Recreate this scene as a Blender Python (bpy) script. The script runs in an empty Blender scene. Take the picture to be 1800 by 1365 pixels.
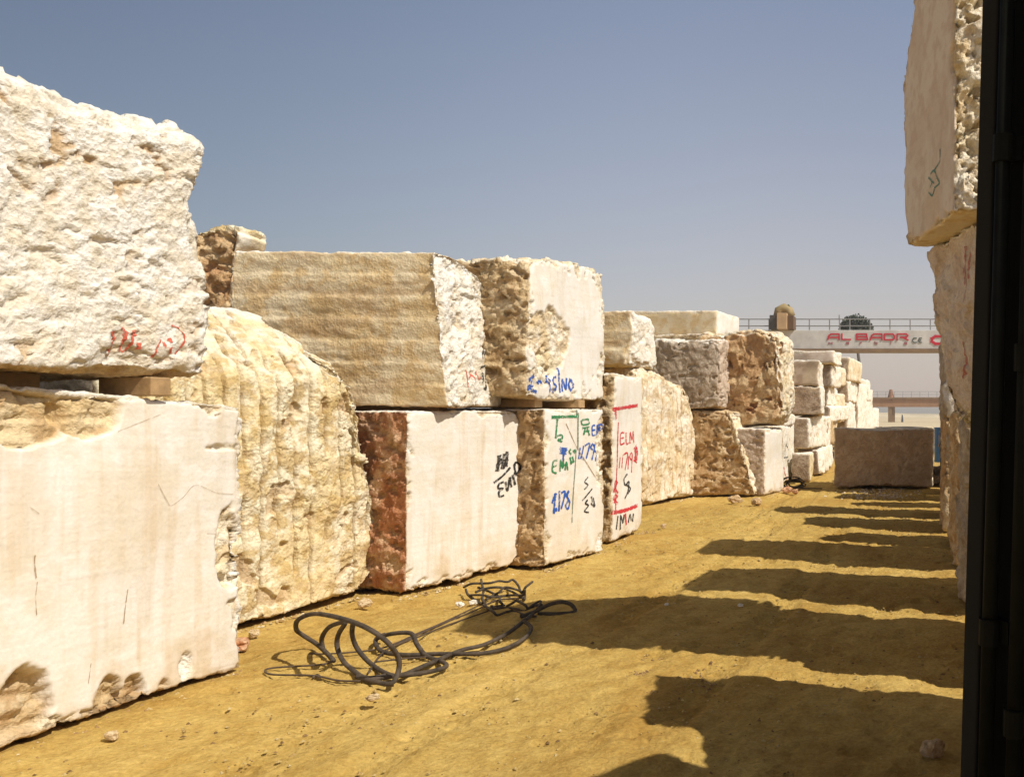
import bpy, math, random
import numpy as np
from mathutils import Vector, Matrix
from mathutils.bvhtree import BVHTree

# ------------------------------------------------------------------ scene / camera
sc = bpy.context.scene
COL = sc.collection
H, F, CX, CY = 1.6, 1560.0, 1610.0, 725.0      # eye height, focal length and vanishing point in photo pixels
cam_d = bpy.data.cameras.new('camera'); cam = bpy.data.objects.new('camera', cam_d); COL.objects.link(cam)
cam.location = (0, 0, H); cam.rotation_euler = (math.pi/2, 0, 0)
cam_d.sensor_width = 36; cam_d.lens = 36*F/1800
cam_d.shift_x = -(CX-900)/1800; cam_d.shift_y = (CY-682.5)/1800
cam_d.clip_end = 9000; cam_d.clip_start = 0.05
sc.camera = cam
def at(px, py, Y): return Vector(((px-CX)/F*Y, Y, H+(CY-py)/F*Y))
def gd(px, py, z=0.0):
    Y = F*(H-z)/(py-CY); return Vector(((px-CX)/F*Y, Y, z))

# ------------------------------------------------------------------ numpy noise
_G = np.array([[1,1,0],[-1,1,0],[1,-1,0],[-1,-1,0],[1,0,1],[-1,0,1],[1,0,-1],[-1,0,-1],[0,1,1],[0,-1,1],[0,1,-1],[0,-1,-1],[1,1,0],[-1,1,0],[0,-1,1],[0,-1,-1]], np.float32)
def _h(x, y, z, s):
    with np.errstate(over='ignore'):
        h = x*np.uint32(374761393)+y*np.uint32(668265263)+z*np.uint32(2147483647)+np.uint32((s*974711+12345) & 0xffffffff)
        h = (h ^ (h >> np.uint32(13)))*np.uint32(1274126177)
        h = (h ^ (h >> np.uint32(15)))*np.uint32(2246822519)
        return (h ^ (h >> np.uint32(16))) & np.uint32(15)
def noise(P, s=0):
    P = np.asarray(P, np.float32); i = np.floor(P); f = P-i; u = f*f*f*(f*(f*6-15)+10)
    I = i.astype(np.int64).astype(np.uint32)
    def g(a, b, c):
        gr = _G[_h(I[:,0]+np.uint32(a), I[:,1]+np.uint32(b), I[:,2]+np.uint32(c), s)]
        return gr[:,0]*(f[:,0]-a)+gr[:,1]*(f[:,1]-b)+gr[:,2]*(f[:,2]-c)
    L = lambda a, b, t: a+(b-a)*t
    x0 = L(L(g(0,0,0), g(1,0,0), u[:,0]), L(g(0,1,0), g(1,1,0), u[:,0]), u[:,1])
    x1 = L(L(g(0,0,1), g(1,0,1), u[:,0]), L(g(0,1,1), g(1,1,1), u[:,0]), u[:,1])
    return L(x0, x1, u[:,2])
def fbm(P, s=0, o=4, gain=.5):
    r = 0; a = 1; P = np.asarray(P, np.float32)
    for k in range(o): r = r+a*noise(P*(2.03**k)+k*17.3, s+k); a *= gain
    return r
def ridged(P, s=0, o=4, gain=.5):
    r = 0; a = 1; n = 0
    for k in range(o): r = r+a*(1-2*np.abs(noise(P*(2.07**k)+k*9.1, s+k))); n += a; a *= gain
    return r/n
def facets(P, s=0):
    """planar chips: each random cell is a tilted plane, as on broken stone"""
    P = np.asarray(P, np.float32); B = np.floor(P-.5).astype(np.int64); best = np.full(len(P), 1e9, np.float32); val = np.zeros(len(P), np.float32)
    for a in (0, 1):
        for b in (0, 1):
            for c in (0, 1):
                C = B+np.array([a, b, c]); I = C.astype(np.uint32)
                with np.errstate(over='ignore'):
                    h = I[:,0]*np.uint32(374761393)+I[:,1]*np.uint32(668265263)+I[:,2]*np.uint32(1440662683)+np.uint32((s*974711+77) & 0xffffffff)
                    h = (h ^ (h >> np.uint32(13)))*np.uint32(1274126177); h = (h ^ (h >> np.uint32(15)))*np.uint32(2246822519); h = h ^ (h >> np.uint32(16))
                    h2 = (h*np.uint32(747796405)+np.uint32(2891336453)); h2 = h2 ^ (h2 >> np.uint32(15))
                k = lambda q, sh: ((q >> np.uint32(sh)) & np.uint32(255)).astype(np.float32)/255
                off = P-(C+.5)-(np.stack([k(h,0), k(h,8), k(h,16)], 1)-.5)*.8
                d = (off*off).sum(1); m = d < best
                v = (off*(np.stack([k(h2,0), k(h2,8), k(h2,16)], 1)-.5)).sum(1)*2.2+(k(h,24)-.5)*.5
                val = np.where(m, v, val); best = np.where(m, d, best)
    return val
def sst(x, a, b): t = np.clip((x-a)/(b-a), 0, 1); return t*t*(3-2*t)

# ------------------------------------------------------------------ materials
def nodes(name):
    m = bpy.data.materials.new(name); m.use_nodes = True
    nt = m.node_tree; b = nt.nodes['Principled BSDF']; return m, nt, b
def N_(nt, t, **kw):
    n = nt.nodes.new(t)
    for k, v in kw.items():
        if k in n.inputs: n.inputs[k].default_value = v
        else: setattr(n, k, v)
    return n
def stone_mat(name, bump=1.0, fine=55.0, rough=.85):
    m, nt, b = nodes(name); L = nt.links.new
    at_ = N_(nt, 'ShaderNodeAttribute'); at_.attribute_name = 'stone_colour'
    rg = N_(nt, 'ShaderNodeAttribute'); rg.attribute_name = 'roughness_mask'
    tc = N_(nt, 'ShaderNodeTexCoord')
    n1 = N_(nt, 'ShaderNodeTexNoise', Scale=fine, Detail=7.0, Roughness=.65); L(tc.outputs['Object'], n1.inputs['Vector'])
    n2 = N_(nt, 'ShaderNodeTexNoise', Scale=14.0, Detail=6.0, Roughness=.6); L(tc.outputs['Object'], n2.inputs['Vector'])
    mr = N_(nt, 'ShaderNodeMapRange'); mr.inputs['From Min'].default_value = .3; mr.inputs['From Max'].default_value = .7
    mr.inputs['To Min'].default_value = .8; mr.inputs['To Max'].default_value = 1.12
    L(n1.outputs['Fac'], mr.inputs['Value'])
    mx = N_(nt, 'ShaderNodeMix', data_type='RGBA', blend_type='MULTIPLY'); mx.inputs['Factor'].default_value = 1
    L(at_.outputs['Color'], mx.inputs['A']); L(mr.outputs['Result'], mx.inputs['B'])
    amt = N_(nt, 'ShaderNodeMath', operation='MULTIPLY_ADD'); amt.inputs[1].default_value = .75; amt.inputs[2].default_value = .25
    L(rg.outputs['Fac'], amt.inputs[0]); L(amt.outputs[0], mx.inputs['Factor'])
    L(mx.outputs['Result'], b.inputs['Base Color'])
    b.inputs['Roughness'].default_value = rough; b.inputs['Specular IOR Level'].default_value = .25
    ad = N_(nt, 'ShaderNodeMath', operation='ADD'); L(n1.outputs['Fac'], ad.inputs[0]); L(n2.outputs['Fac'], ad.inputs[1])
    wv = N_(nt, 'ShaderNodeVectorMath', operation='MULTIPLY_ADD'); wv.inputs[1].default_value = (.03,.03,.03); L(n2.outputs['Color'], wv.inputs[0]); L(tc.outputs['Object'], wv.inputs[2])
    h_ = ad.outputs[0]
    for sc_, k_ in ((17., .8), (44., .5)):
        vo = N_(nt, 'ShaderNodeTexVoronoi', Scale=sc_); L(wv.outputs[0], vo.inputs['Vector'])
        a2 = N_(nt, 'ShaderNodeMath', operation='MULTIPLY_ADD'); a2.inputs[1].default_value = k_; L(vo.outputs['Distance'], a2.inputs[0]); L(h_, a2.inputs[2]); h_ = a2.outputs[0]
    bp = N_(nt, 'ShaderNodeBump'); bp.inputs['Distance'].default_value = .02*bump
    st = N_(nt, 'ShaderNodeMath', operation='MULTIPLY_ADD'); st.inputs[1].default_value = .6; st.inputs[2].default_value = .06
    L(rg.outputs['Fac'], st.inputs[0]); L(st.outputs[0], bp.inputs['Strength'])
    L(h_, bp.inputs['Height']); L(bp.outputs['Normal'], b.inputs['Normal'])
    return m
def plain_mat(name, c, rough=.6, var=.25, scale=20., metallic=0., bump=.1):
    m, nt, b = nodes(name); L = nt.links.new
    tc = N_(nt, 'ShaderNodeTexCoord')
    n = N_(nt, 'ShaderNodeTexNoise', Scale=scale, Detail=6.0, Roughness=.65); L(tc.outputs['Object'], n.inputs['Vector'])
    mr = N_(nt, 'ShaderNodeMapRange'); mr.inputs['From Min'].default_value = .3; mr.inputs['From Max'].default_value = .7
    mr.inputs['To Min'].default_value = 1-var; mr.inputs['To Max'].default_value = 1+var*.6
    L(n.outputs['Fac'], mr.inputs['Value'])
    mx = N_(nt, 'ShaderNodeMix', data_type='RGBA', blend_type='MULTIPLY'); mx.inputs['Factor'].default_value = 1
    mx.inputs['A'].default_value = (*c, 1); L(mr.outputs['Result'], mx.inputs['B']); L(mx.outputs['Result'], b.inputs['Base Color'])
    b.inputs['Roughness'].default_value = rough; b.inputs['Metallic'].default_value = metallic
    if bump:
        bp = N_(nt, 'ShaderNodeBump', Strength=bump, Distance=.01); L(n.outputs['Fac'], bp.inputs['Height']); L(bp.outputs['Normal'], b.inputs['Normal'])
    return m
STONE = stone_mat('quarried_stone')
def paint_mat(name, c):
    m, nt, b = nodes(name); L = nt.links.new
    tc = N_(nt, 'ShaderNodeTexCoord')
    n = N_(nt, 'ShaderNodeTexNoise', Scale=38.0, Detail=5.0, Roughness=.7); L(tc.outputs['Object'], n.inputs['Vector'])
    mr = N_(nt, 'ShaderNodeMapRange'); mr.inputs['From Min'].default_value = .56; mr.inputs['From Max'].default_value = .68
    mr.inputs['To Min'].default_value = 0; mr.inputs['To Max'].default_value = .55
    L(n.outputs['Fac'], mr.inputs['Value'])
    n2 = N_(nt, 'ShaderNodeTexNoise', Scale=7.0, Detail=3.0); L(tc.outputs['Object'], n2.inputs['Vector'])
    sm = N_(nt, 'ShaderNodeMath', operation='MULTIPLY_ADD'); sm.inputs[1].default_value = .45; L(n2.outputs['Fac'], sm.inputs[0]); L(n.outputs['Fac'], sm.inputs[2])
    mr.inputs['From Min'].default_value = .72; mr.inputs['From Max'].default_value = .90; mr.inputs['To Min'].default_value = .96; mr.inputs['To Max'].default_value = .08
    L(sm.outputs[0], mr.inputs['Value']); L(mr.outputs['Result'], b.inputs['Alpha'])
    b.inputs['Base Color'].default_value = (*c, 1); b.inputs['Roughness'].default_value = .75
    return m
PAINT = {'black': paint_mat('black_paint', (.025,.022,.02)), 'red': paint_mat('red_paint', (.62,.03,.045)),
         'faded_red': paint_mat('faded_red_paint', (.6,.13,.08)), 'blue': paint_mat('blue_paint', (.02,.1,.45)),
         'green': paint_mat('green_paint', (.03,.22,.08)), 'seam': paint_mat('brown_seam', (.42,.3,.18)),
         'grey': paint_mat('grey_green_pencil', (.2,.24,.18)), 'faint_green': paint_mat('faint_green_paint', (.1,.26,.2)),
         'faint_rose': paint_mat('faint_rose_paint', (.5,.2,.17))}

# ------------------------------------------------------------------ mesh helpers
def link(name, me, parent=None, mat=None):
    o = bpy.data.objects.new(name, me); COL.objects.link(o)
    if parent: o.parent = parent
    if mat: me.materials.append(mat)
    return o
def tag(o, label=None, cat=None, group=None, kind=None):
    if label: o['label'] = label
    if cat: o['category'] = cat
    if group: o['group'] = group
    if kind: o['kind'] = kind
    return o
def mesh_np(name, V, Q, smooth=True):
    me = bpy.data.meshes.new(name); n = len(Q); k = Q.shape[1]
    me.vertices.add(len(V)); me.vertices.foreach_set('co', np.ascontiguousarray(V, np.float32).ravel())
    me.loops.add(n*k); me.loops.foreach_set('vertex_index', np.ascontiguousarray(Q, np.int32).ravel())
    me.polygons.add(n); me.polygons.foreach_set('loop_start', np.arange(0, n*k, k, dtype=np.int32))
    me.polygons.foreach_set('loop_total', np.full(n, k, np.int32))
    if smooth: me.polygons.foreach_set('use_smooth', np.ones(n, bool))
    me.update(calc_edges=True); me.validate(); return me
class MB:
    """collects shapes into one mesh"""
    def __init__(s): s.v = []; s.f = []
    def box(s, a, b, M=None):
        k = len(s.v); x0, y0, z0 = a; x1, y1, z1 = b
        vs = [Vector(p) for p in ((x0,y0,z0),(x1,y0,z0),(x1,y1,z0),(x0,y1,z0),(x0,y0,z1),(x1,y0,z1),(x1,y1,z1),(x0,y1,z1))]
        s.v += [tuple(M @ p) if M else tuple(p) for p in vs]
        s.f += [tuple(k+i for i in q) for q in ((3,2,1,0),(4,5,6,7),(0,1,5,4),(1,2,6,5),(2,3,7,6),(3,0,4,7))]; return s
    def tube(s, pts, r, n=8, rf=None):
        pts = [Vector(p) for p in pts]; k = len(s.v); up = Vector((.13,.21,.97)); m = len(pts)
        for i, p in enumerate(pts):
            t = (pts[min(i+1, m-1)]-pts[max(i-1, 0)]).normalized()
            a = t.cross(up)
            if a.length < .05: a = t.cross(Vector((1,0,0)))
            a.normalize(); b = t.cross(a); up = -b if (-b).dot(up) > 0 else b
            rr = rf(i/(m-1)) if rf else r
            for j in range(n):
                th = 2*math.pi*j/n; s.v.append(tuple(p+a*rr*math.cos(th)+b*rr*math.sin(th)))
        for i in range(m-1):
            for j in range(n):
                s.f.append((k+i*n+j, k+i*n+(j+1)%n, k+(i+1)*n+(j+1)%n, k+(i+1)*n+j))
        s.f.append(tuple(k+j for j in range(n))[::-1]); s.f.append(tuple(k+(m-1)*n+j for j in range(n))); return s
    def cyl(s, p, q, r, n=16): return s.tube([p, q], r, n)
    def build(s, name, mat, parent=None, smooth=False, bevel=0):
        me = bpy.data.meshes.new(name); me.from_pydata(s.v, [], s.f); me.update()
        if smooth: me.polygons.foreach_set('use_smooth', np.ones(len(me.polygons), bool))
        o = link(name, me, parent, mat)
        if bevel:
            b = o.modifiers.new('bevel', 'BEVEL'); b.width = bevel; b.segments = 2; b.limit_method = 'ANGLE'
        return o
def smooth_path(P, step=.02, closed=False):
    P = [Vector(p) for p in P]
    if len(P) < 3:
        n = max(2, int((P[1]-P[0]).length/step)+1); return [P[0].lerp(P[1], i/n) for i in range(n+1)]
    out = []
    for i in range(len(P)-1):
        p0 = P[max(i-1,0)]; p1 = P[i]; p2 = P[i+1]; p3 = P[min(i+2,len(P)-1)]
        n = max(2, int((p2-p1).length/step)+1)
        for k in range(n):
            t = k/n
            out.append(.5*((2*p1)+(p2-p0)*t+(2*p0-5*p1+4*p2-p3)*t*t+(3*p1-p0-3*p2+p3)*t**3))
    out.append(P[-1]); return out
def empty(name, loc, rz=0):
    o = bpy.data.objects.new(name, None); COL.objects.link(o); o.location = loc; o.rotation_euler = (0,0,rz); o.empty_display_size = .2; return o

# ------------------------------------------------------------------ stone blocks
PAL = {   # three colours of each kind of stone surface
 'white_sawn':  [(.80,.765,.71),(.83,.80,.76),(.77,.72,.63)],
 'white_rough': [(.85,.80,.71),(.77,.68,.53),(.88,.85,.79)],
 'cream_rough': [(.79,.68,.48),(.64,.48,.27),(.86,.79,.66)],
 'yellow_rough':[(.77,.64,.38),(.56,.39,.15),(.84,.77,.58)],
 'ochre_patch': [(.66,.50,.27),(.52,.34,.16),(.74,.60,.38)],
 'tan_sawn':    [(.76,.60,.35),(.66,.46,.22),(.80,.68,.47)],
 'tan_rough':   [(.58,.43,.24),(.44,.28,.13),(.68,.55,.36)],
 'rust':        [(.56,.26,.13),(.42,.17,.08),(.68,.45,.28)],
 'brown':       [(.56,.38,.20),(.42,.25,.11),(.66,.50,.31)],
 'dark_brown':  [(.54,.34,.17),(.42,.24,.11),(.67,.50,.29)],
 'grey_brown':  [(.44,.35,.26),(.34,.26,.18),(.54,.45,.35)],
 'rose_grey':   [(.56,.44,.34),(.47,.35,.25),(.62,.51,.41)],
 'rose_sawn':   [(.66,.55,.46),(.60,.47,.38),(.70,.61,.53)],
 'dim_brown':   [(.34,.25,.17),(.26,.18,.115),(.44,.34,.25)],
 'rose_brown':  [(.43,.30,.19),(.37,.25,.15),(.49,.36,.24)],
 'wood':        [(.42,.29,.15),(.32,.20,.10),(.52,.38,.2)],
}
FKEY = {'front':0, 'back':1, 'near':2, 'far':3, 'top':4, 'bottom':5}
def grid_box(nx, ny, nz):
    """surface lattice of a box, vertices shared between the faces"""
    idx = []; quads = []
    def face(o, du, dv, nu, nv, flip):
        u, v = np.meshgrid(np.arange(nu+1), np.arange(nv+1), indexing='ij')
        P = np.array(o)[None,None,:]+u[...,None]*np.array(du)+v[...,None]*np.array(dv)
        base = sum(len(a) for a in idx); idx.append(P.reshape(-1,3))
        i = (np.arange(nu)[:,None]*(nv+1)+np.arange(nv)[None,:]).ravel()+base
        q = np.stack([i, i+nv+1, i+nv+2, i+1], 1)
        quads.append(q[:, ::-1] if flip else q)
    face((0,0,0),(0,1,0),(0,0,1),ny,nz,True); face((nx,0,0),(0,1,0),(0,0,1),ny,nz,False)
    face((0,0,0),(1,0,0),(0,0,1),nx,nz,False); face((0,ny,0),(1,0,0),(0,0,1),nx,nz,True)
    face((0,0,0),(1,0,0),(0,1,0),nx,ny,True); face((0,0,nz),(1,0,0),(0,1,0),nx,ny,False)
    A = np.concatenate(idx); Q = np.concatenate(quads)
    key = (A[:,0]*(ny+1)+A[:,1])*(nz+1)+A[:,2]
    uk, first, inv = np.unique(key, return_index=True, return_inverse=True)
    return A[first], inv.ravel()[Q]
def vnormals(V, Q):
    n = np.cross(V[Q[:,2]]-V[Q[:,0]], V[Q[:,3]]-V[Q[:,1]])
    qi = Q.T.ravel(); n4 = np.tile(n, (4,1))
    N = np.stack([np.bincount(qi, n4[:,k], len(V)) for k in range(3)], 1)
    return N/np.maximum(np.linalg.norm(N, axis=1, keepdims=True), 1e-9)
def palmix(pal, P, s, sc_=1.0):
    c = np.array(PAL[pal], np.float32)
    a = sst(fbm(P*2.3*sc_, s, 5, .6), -.25, .35)[:,None]; b = sst(fbm(P*6.1*sc_+31, s+7, 4, .65), -.1, .45)[:,None]
    k = c[2]*(1-a)+c[0]*a
    return k*(1-b*.75)+c[1]*b*.75
BL = {}
def block(name, label, Np, Fp, t, z0, h, side='L', res=None, r=.03, warp=.03, cuts=(), patches=(), seed=1, cat='stone block',
          group='quarried stone blocks stacked along the yard lane', faces=None, chip=.05, top_pts=None, lean=0.0, tdiv=1.0, fscale=1.0):
    Np = Vector((Np[0], Np[1], 0)); Fp = Vector((Fp[0], Fp[1], 0)); e = Fp-Np; Ln = e.length; u = e.normalized()
    xr = Vector((u.y, -u.x, 0)); fs = 1 if side == 'L' else -1            # lane side: +x on the left row, -x on the right row
    ctr = (Np+Fp)/2 - xr*fs*t/2
    d = max(1.5, ctr.y); cs = res or max(.011, d*.0021)
    nx = int(np.clip(t/cs/tdiv, 5, 230)); ny = int(np.clip(Ln/cs, 5, 335)); nz = int(np.clip(h/cs, 5, 320))
    A, Q = grid_box(nx, ny, nz)
    D = np.array([t, Ln, h], np.float32)
    P0 = A/np.array([nx, ny, nz])*D - np.array([t/2, Ln/2, 0], np.float32)      # origin at the base centre
    if fs < 0: pass
    W = P0+seed*7.37                                                       # noise space
    lo = np.array([-t/2, -Ln/2, 0]); hi = np.array([t/2, Ln/2, h])
    rr = np.clip(r*(1+1.3*noise(W*2.1, seed+3)+.8*noise(W*7, seed+4)), .006, min(D)*.45)[:,None]
    q = np.clip(P0, lo+rr, hi-rr); dv = P0-q; dl = np.linalg.norm(dv, axis=1, keepdims=True)
    V = q+np.where(dl > 1e-9, dv/np.maximum(dl, 1e-9)*rr, 0)
    inx = np.full(len(V), False)
    # uneven top
    if top_pts:
        ty = np.array([p[0] for p in top_pts])-Ln/2; tz = np.array([p[1] for p in top_pts])
        V[:,2] *= np.interp(V[:,1], ty, tz)/h
    # big cuts by planes: (point (inward, along, up), normal (outward, along, up), softness)
    cutw = np.zeros(len(V))
    for (pa, na, *sf) in cuts:
        pt = np.array([fs*(t/2-pa[0]), pa[1]-Ln/2, pa[2]]); nn = np.array([fs*na[0], na[1], na[2]], float); nn /= np.linalg.norm(nn)
        k = sf[0] if sf else .03
        s_ = (V-pt)@nn + .05*fbm(W*1.7, seed+40, 3)
        sp = np.where(s_/k > 20, s_, k*np.log1p(np.exp(np.clip(s_/k, -30, 20))))
        V = V-sp[:,None]*nn; cutw = np.maximum(cutw, sst(s_, -.02, .05))
    # low frequency warp
    for a in range(3): V[:,a] += warp*(1.3*noise(W*.9+a*13.1, seed+10+a)+.5*noise(W*2.2+a*5.3, seed+20+a))
    V[:,0] += lean*V[:,2]
    Nn = vnormals(V, Q)
    dirs = np.array([[fs,0,0],[-fs,0,0],[0,-1,0],[0,1,0],[0,0,1],[0,0,-1]], float)
    dp = np.clip(Nn@dirs.T + (.2*np.stack([noise(W*5+k*11, seed+50+k) for k in range(6)], 1)+.22*np.stack([noise(W*15+k*11, seed+150+k) for k in range(6)], 1)), 0, 1)**6+1e-6
    w = dp/dp.sum(1, keepdims=True)
    FS = {k: ('rough', .02, 'white_rough') for k in FKEY}
    FS['bottom'] = ('rough', .012, 'tan_rough'); FS['back'] = ('rough', .03, 'cream_rough'); FS['far'] = ('rough', .03, 'cream_rough')
    FS.update(faces or {})
    disp = np.zeros(len(V)); colr = np.zeros((len(V),3)); rg = np.zeros(len(V))
    # distance to the nearest box edge, for chipped arrises
    dd = np.sort(np.minimum(P0-lo, hi-P0), axis=1); edge = dd[:,1]
    cache = {}
    for k, j in FKEY.items():
        st, amp, pal = FS[k][:3]; opt = FS[k][3] if len(FS[k]) > 3 else {}
        wj = w[:,j]
        if wj.max() < .01: continue
        c = palmix(pal, W*opt.get('cs', 1), seed+60+j)
        if st == 'rough':
            f = opt.get('f', 3.0)
            wp = W+.12*np.stack([noise(W*3, seed+70), noise(W*3+9, seed+71), noise(W*3+19, seed+72)], 1)
            if 'fc' not in cache:
                wq = W+.05*np.stack([noise(W*6, seed+73), noise(W*6+9, seed+74), noise(W*6+19, seed+75)], 1)
                cache['fc'] = (facets(wq*fscale*np.array([4.2,3.4,4.6]), seed+76), facets(wq*fscale*10.5, seed+77), facets(wq*25, seed+78) if d < 12 else 0)
            f1, f2, f3 = cache['fc']
            n1 = ridged(wp*f*2, seed+80+j, 4, .6); n2 = fbm(wp*f*.45, seed+90+j, 3)
            dj = amp*(.5*(n1-.55)+.8*n2+.7*f1+.45*f2+.28*f3)
            pit = sst(fbm(wp*f*1.9*np.array([1,.8,1.25]), seed+95, 4, .6), opt.get('pt', .22), opt.get('pt', .22)+.25)
            dj = dj-pit*amp*opt.get('pd', 1.2); rj = np.ones(len(V))
            spk = sst(fbm(W*17, seed+96, 3, .6), .2, .45)[:,None]*.5; c = c*(1-spk)+np.array(PAL[pal][1])*.85*spk
            if 'pit' in opt:
                pc = palmix(opt['pit'], W, seed+97); kk = (pit*opt.get('pa', .8)*sst(noise(W*1.3, seed+98), -.35, .2))[:,None]; c = c*(1-kk)+pc*kk
        elif st == 'sawn':
            cn = fbm(W*3.3, seed+85, 4, .6)
            ch = sst(chip*(.42+1.5*cn+1.1*facets(W*8, seed+84))-edge, -.008, .008)
            dj = -ch*(.016+.02*np.abs(fbm(W*9, seed+86, 3)))+amp*.25*fbm(W*1.5, seed+87, 2)+amp*.1*noise(W*np.array([1,1,1])*40, seed+88)
            rj = .12+.88*ch; pc = palmix(opt.get('chip', 'cream_rough'), W, seed+89); c = c*(1-.8*ch[:,None])+pc*.8*ch[:,None]
            ww = V[:,2]+z0; dirt = sst(.30-ww+.35*fbm(W*2.6, seed+111, 4, .6), 0, .35)[:,None]*.45; c = c*(1-dirt)+np.array([.56,.40,.19])*dirt
            blot = sst(fbm(W*np.array([1.2,1.2,.8]), seed+112, 5, .62), .12, .5)[:,None]*.30; c = c*(1-blot)+np.array([.66,.54,.36])*blot
            drip = sst(fbm(W*np.array([13,13,.7]), seed+113, 4, .6), .2, .55)*sst(fbm(W*1.4, seed+114, 3), -.05, .3); c = c*(1-.2*drip[:,None])+np.array([.52,.42,.26])*.2*drip[:,None]
            saw = noise(W*np.array([1.5,1.5,62]) if seed % 2 else W*np.array([62,62,1.5]), seed+115); c = c*(1-.035*sst(saw, 0, .5)[:,None]); dj = dj+.0012*saw
            if 'streak' in opt:   # faint vertical saw marks and water stains
                sv = fbm(W*np.array([9,9,.5]), seed+110, 4, .6); c = c*(1-.10*sst(sv, .05, .5)[:,None]*np.array([.5,1,1.6]))
        elif st == 'drill_v':
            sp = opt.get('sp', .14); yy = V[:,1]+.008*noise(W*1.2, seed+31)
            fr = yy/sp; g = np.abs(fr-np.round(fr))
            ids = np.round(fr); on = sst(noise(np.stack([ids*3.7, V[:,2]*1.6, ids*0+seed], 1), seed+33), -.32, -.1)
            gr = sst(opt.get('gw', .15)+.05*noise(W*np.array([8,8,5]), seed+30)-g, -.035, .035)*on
            n1 = ridged(W*7, seed+81, 4, .6); n2 = fbm(W*3.5, seed+82, 3)
            sm = sst(noise(np.stack([np.floor(fr)*5.1, V[:,2]*1.1, ids*0], 1), seed+34), -.2, .3)
            hol = sst(fbm(W*4.5, seed+36, 3), .44, .56)
            dj = -gr*opt.get('gd', .03)+amp*(1-.7*sm)*(.5*(n1-.5)+.55*facets(W*9, seed+76)+.3*facets(W*22, seed+77))+amp*1.3*n2-hol*.03
            rj = 1-.3*sm
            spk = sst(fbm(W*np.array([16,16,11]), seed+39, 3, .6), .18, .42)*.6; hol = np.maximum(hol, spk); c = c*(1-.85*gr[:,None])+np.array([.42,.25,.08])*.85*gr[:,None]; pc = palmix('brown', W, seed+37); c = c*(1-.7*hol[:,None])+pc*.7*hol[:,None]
        elif st == 'drill_h':
            sp = opt.get('sp', .19); zz = V[:,2]+.02*noise(W*.8, seed+31); fr = zz/sp; g = fr-np.floor(fr)
            step = sst(g, 0, .85)-sst(g, .86, 1)
            dj = opt.get('gd', .018)*(step-.5)+amp*fbm(W*np.array([2,2,6]), seed+82, 4, .55)+.3*amp*fbm(W*9, seed+83, 3); rj = np.full(len(V), .5)
            stn = sst(fbm(W*np.array([.9,.9,4.5]), seed+38, 5, .6), .06, .4)[:,None]; pc = palmix('brown', W, seed+37); c = c*(1-.55*stn)+pc*.55*stn
        disp += wj*dj; colr += wj[:,None]*c; rg += wj*rj
    # broken patches on the front face: (y, z, ry, rz, depth, palette)
    for (py, pz, ry, rz, dep, pal, *_o) in patches:
        m = 1-np.sqrt(((V[:,1]-py)/ry)**2+((V[:,2]-pz)/rz)**2)
        m = m+.35*fbm(W*3.2, seed+41, 4, .55); m = sst(m, 0, .12)*w[:,0]
        rfc = facets(W*9, seed+46); rib = ridged(np.stack([V[:,1]*3, V[:,2]*11+.5*noise(W*4, 3), V[:,2]*0], 1), seed+42, 3)
        disp -= m*(dep*(.7+.5*(rib-.5))+.012*fbm(W*12, seed+43, 3)+.018*rfc); pc = palmix(pal, W, seed+44)
        colr = colr*(1-m[:,None])+pc*m[:,None]; rg = np.maximum(rg, m)
    V = V+Nn*disp[:,None]
    me = mesh_np(name, V, Q)
    a = me.color_attributes.new('stone_colour', 'FLOAT_COLOR', 'POINT')
    a.data.foreach_set('color', np.concatenate([np.clip(colr, .01, .95), np.ones((len(V),1))], 1).astype(np.float32).ravel())
    b = me.attributes.new('roughness_mask', 'FLOAT', 'POINT'); b.data.foreach_set('value', rg.astype(np.float32))
    o = link(name, me, None, STONE); o.location = (ctr.x, ctr.y, z0)
    o.rotation_euler = (0, 0, math.atan2(-u.x, u.y))
    tag(o, label, cat, group)
    o_info = dict(o=o, N=Np, u=u, xr=xr, fs=fs, t=t, L=Ln, z0=z0, V=V, Q=Q, bvh=None)
    BL[label] = o_info; return o_info
def face_yz(N, u, px, py):
    """where a photo pixel meets the vertical plane through N along u -> (distance along, height)"""
    d = Vector(((px-CX)/F, 1, (CY-py)/F)); n = Vector((u[1], -u[0], 0)); N = Vector((N[0], N[1], 0))
    s = n.dot(N)/n.dot(d); p = Vector((0,0,H))+d*s
    return (p-N).x*u[0]+(p-N).y*u[1], p.z
def pp(Np, Fp, z0, lst):
    """patches given by photo pixels -> face coordinates"""
    N = Vector((Np[0],Np[1],0)); e = Vector((Fp[0],Fp[1],0))-N; L = e.length; u = e.normalized(); out = []
    for (px, py, rx, ry, dep, pal) in lst:
        y, z = face_yz(N, u, px, py); y1, _ = face_yz(N, u, px+rx, py); _, z1 = face_yz(N, u, px, py-ry)
        out.append((y-L/2, z-z0, abs(y1-y), abs(z1-z), dep, pal))
    return out
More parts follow.
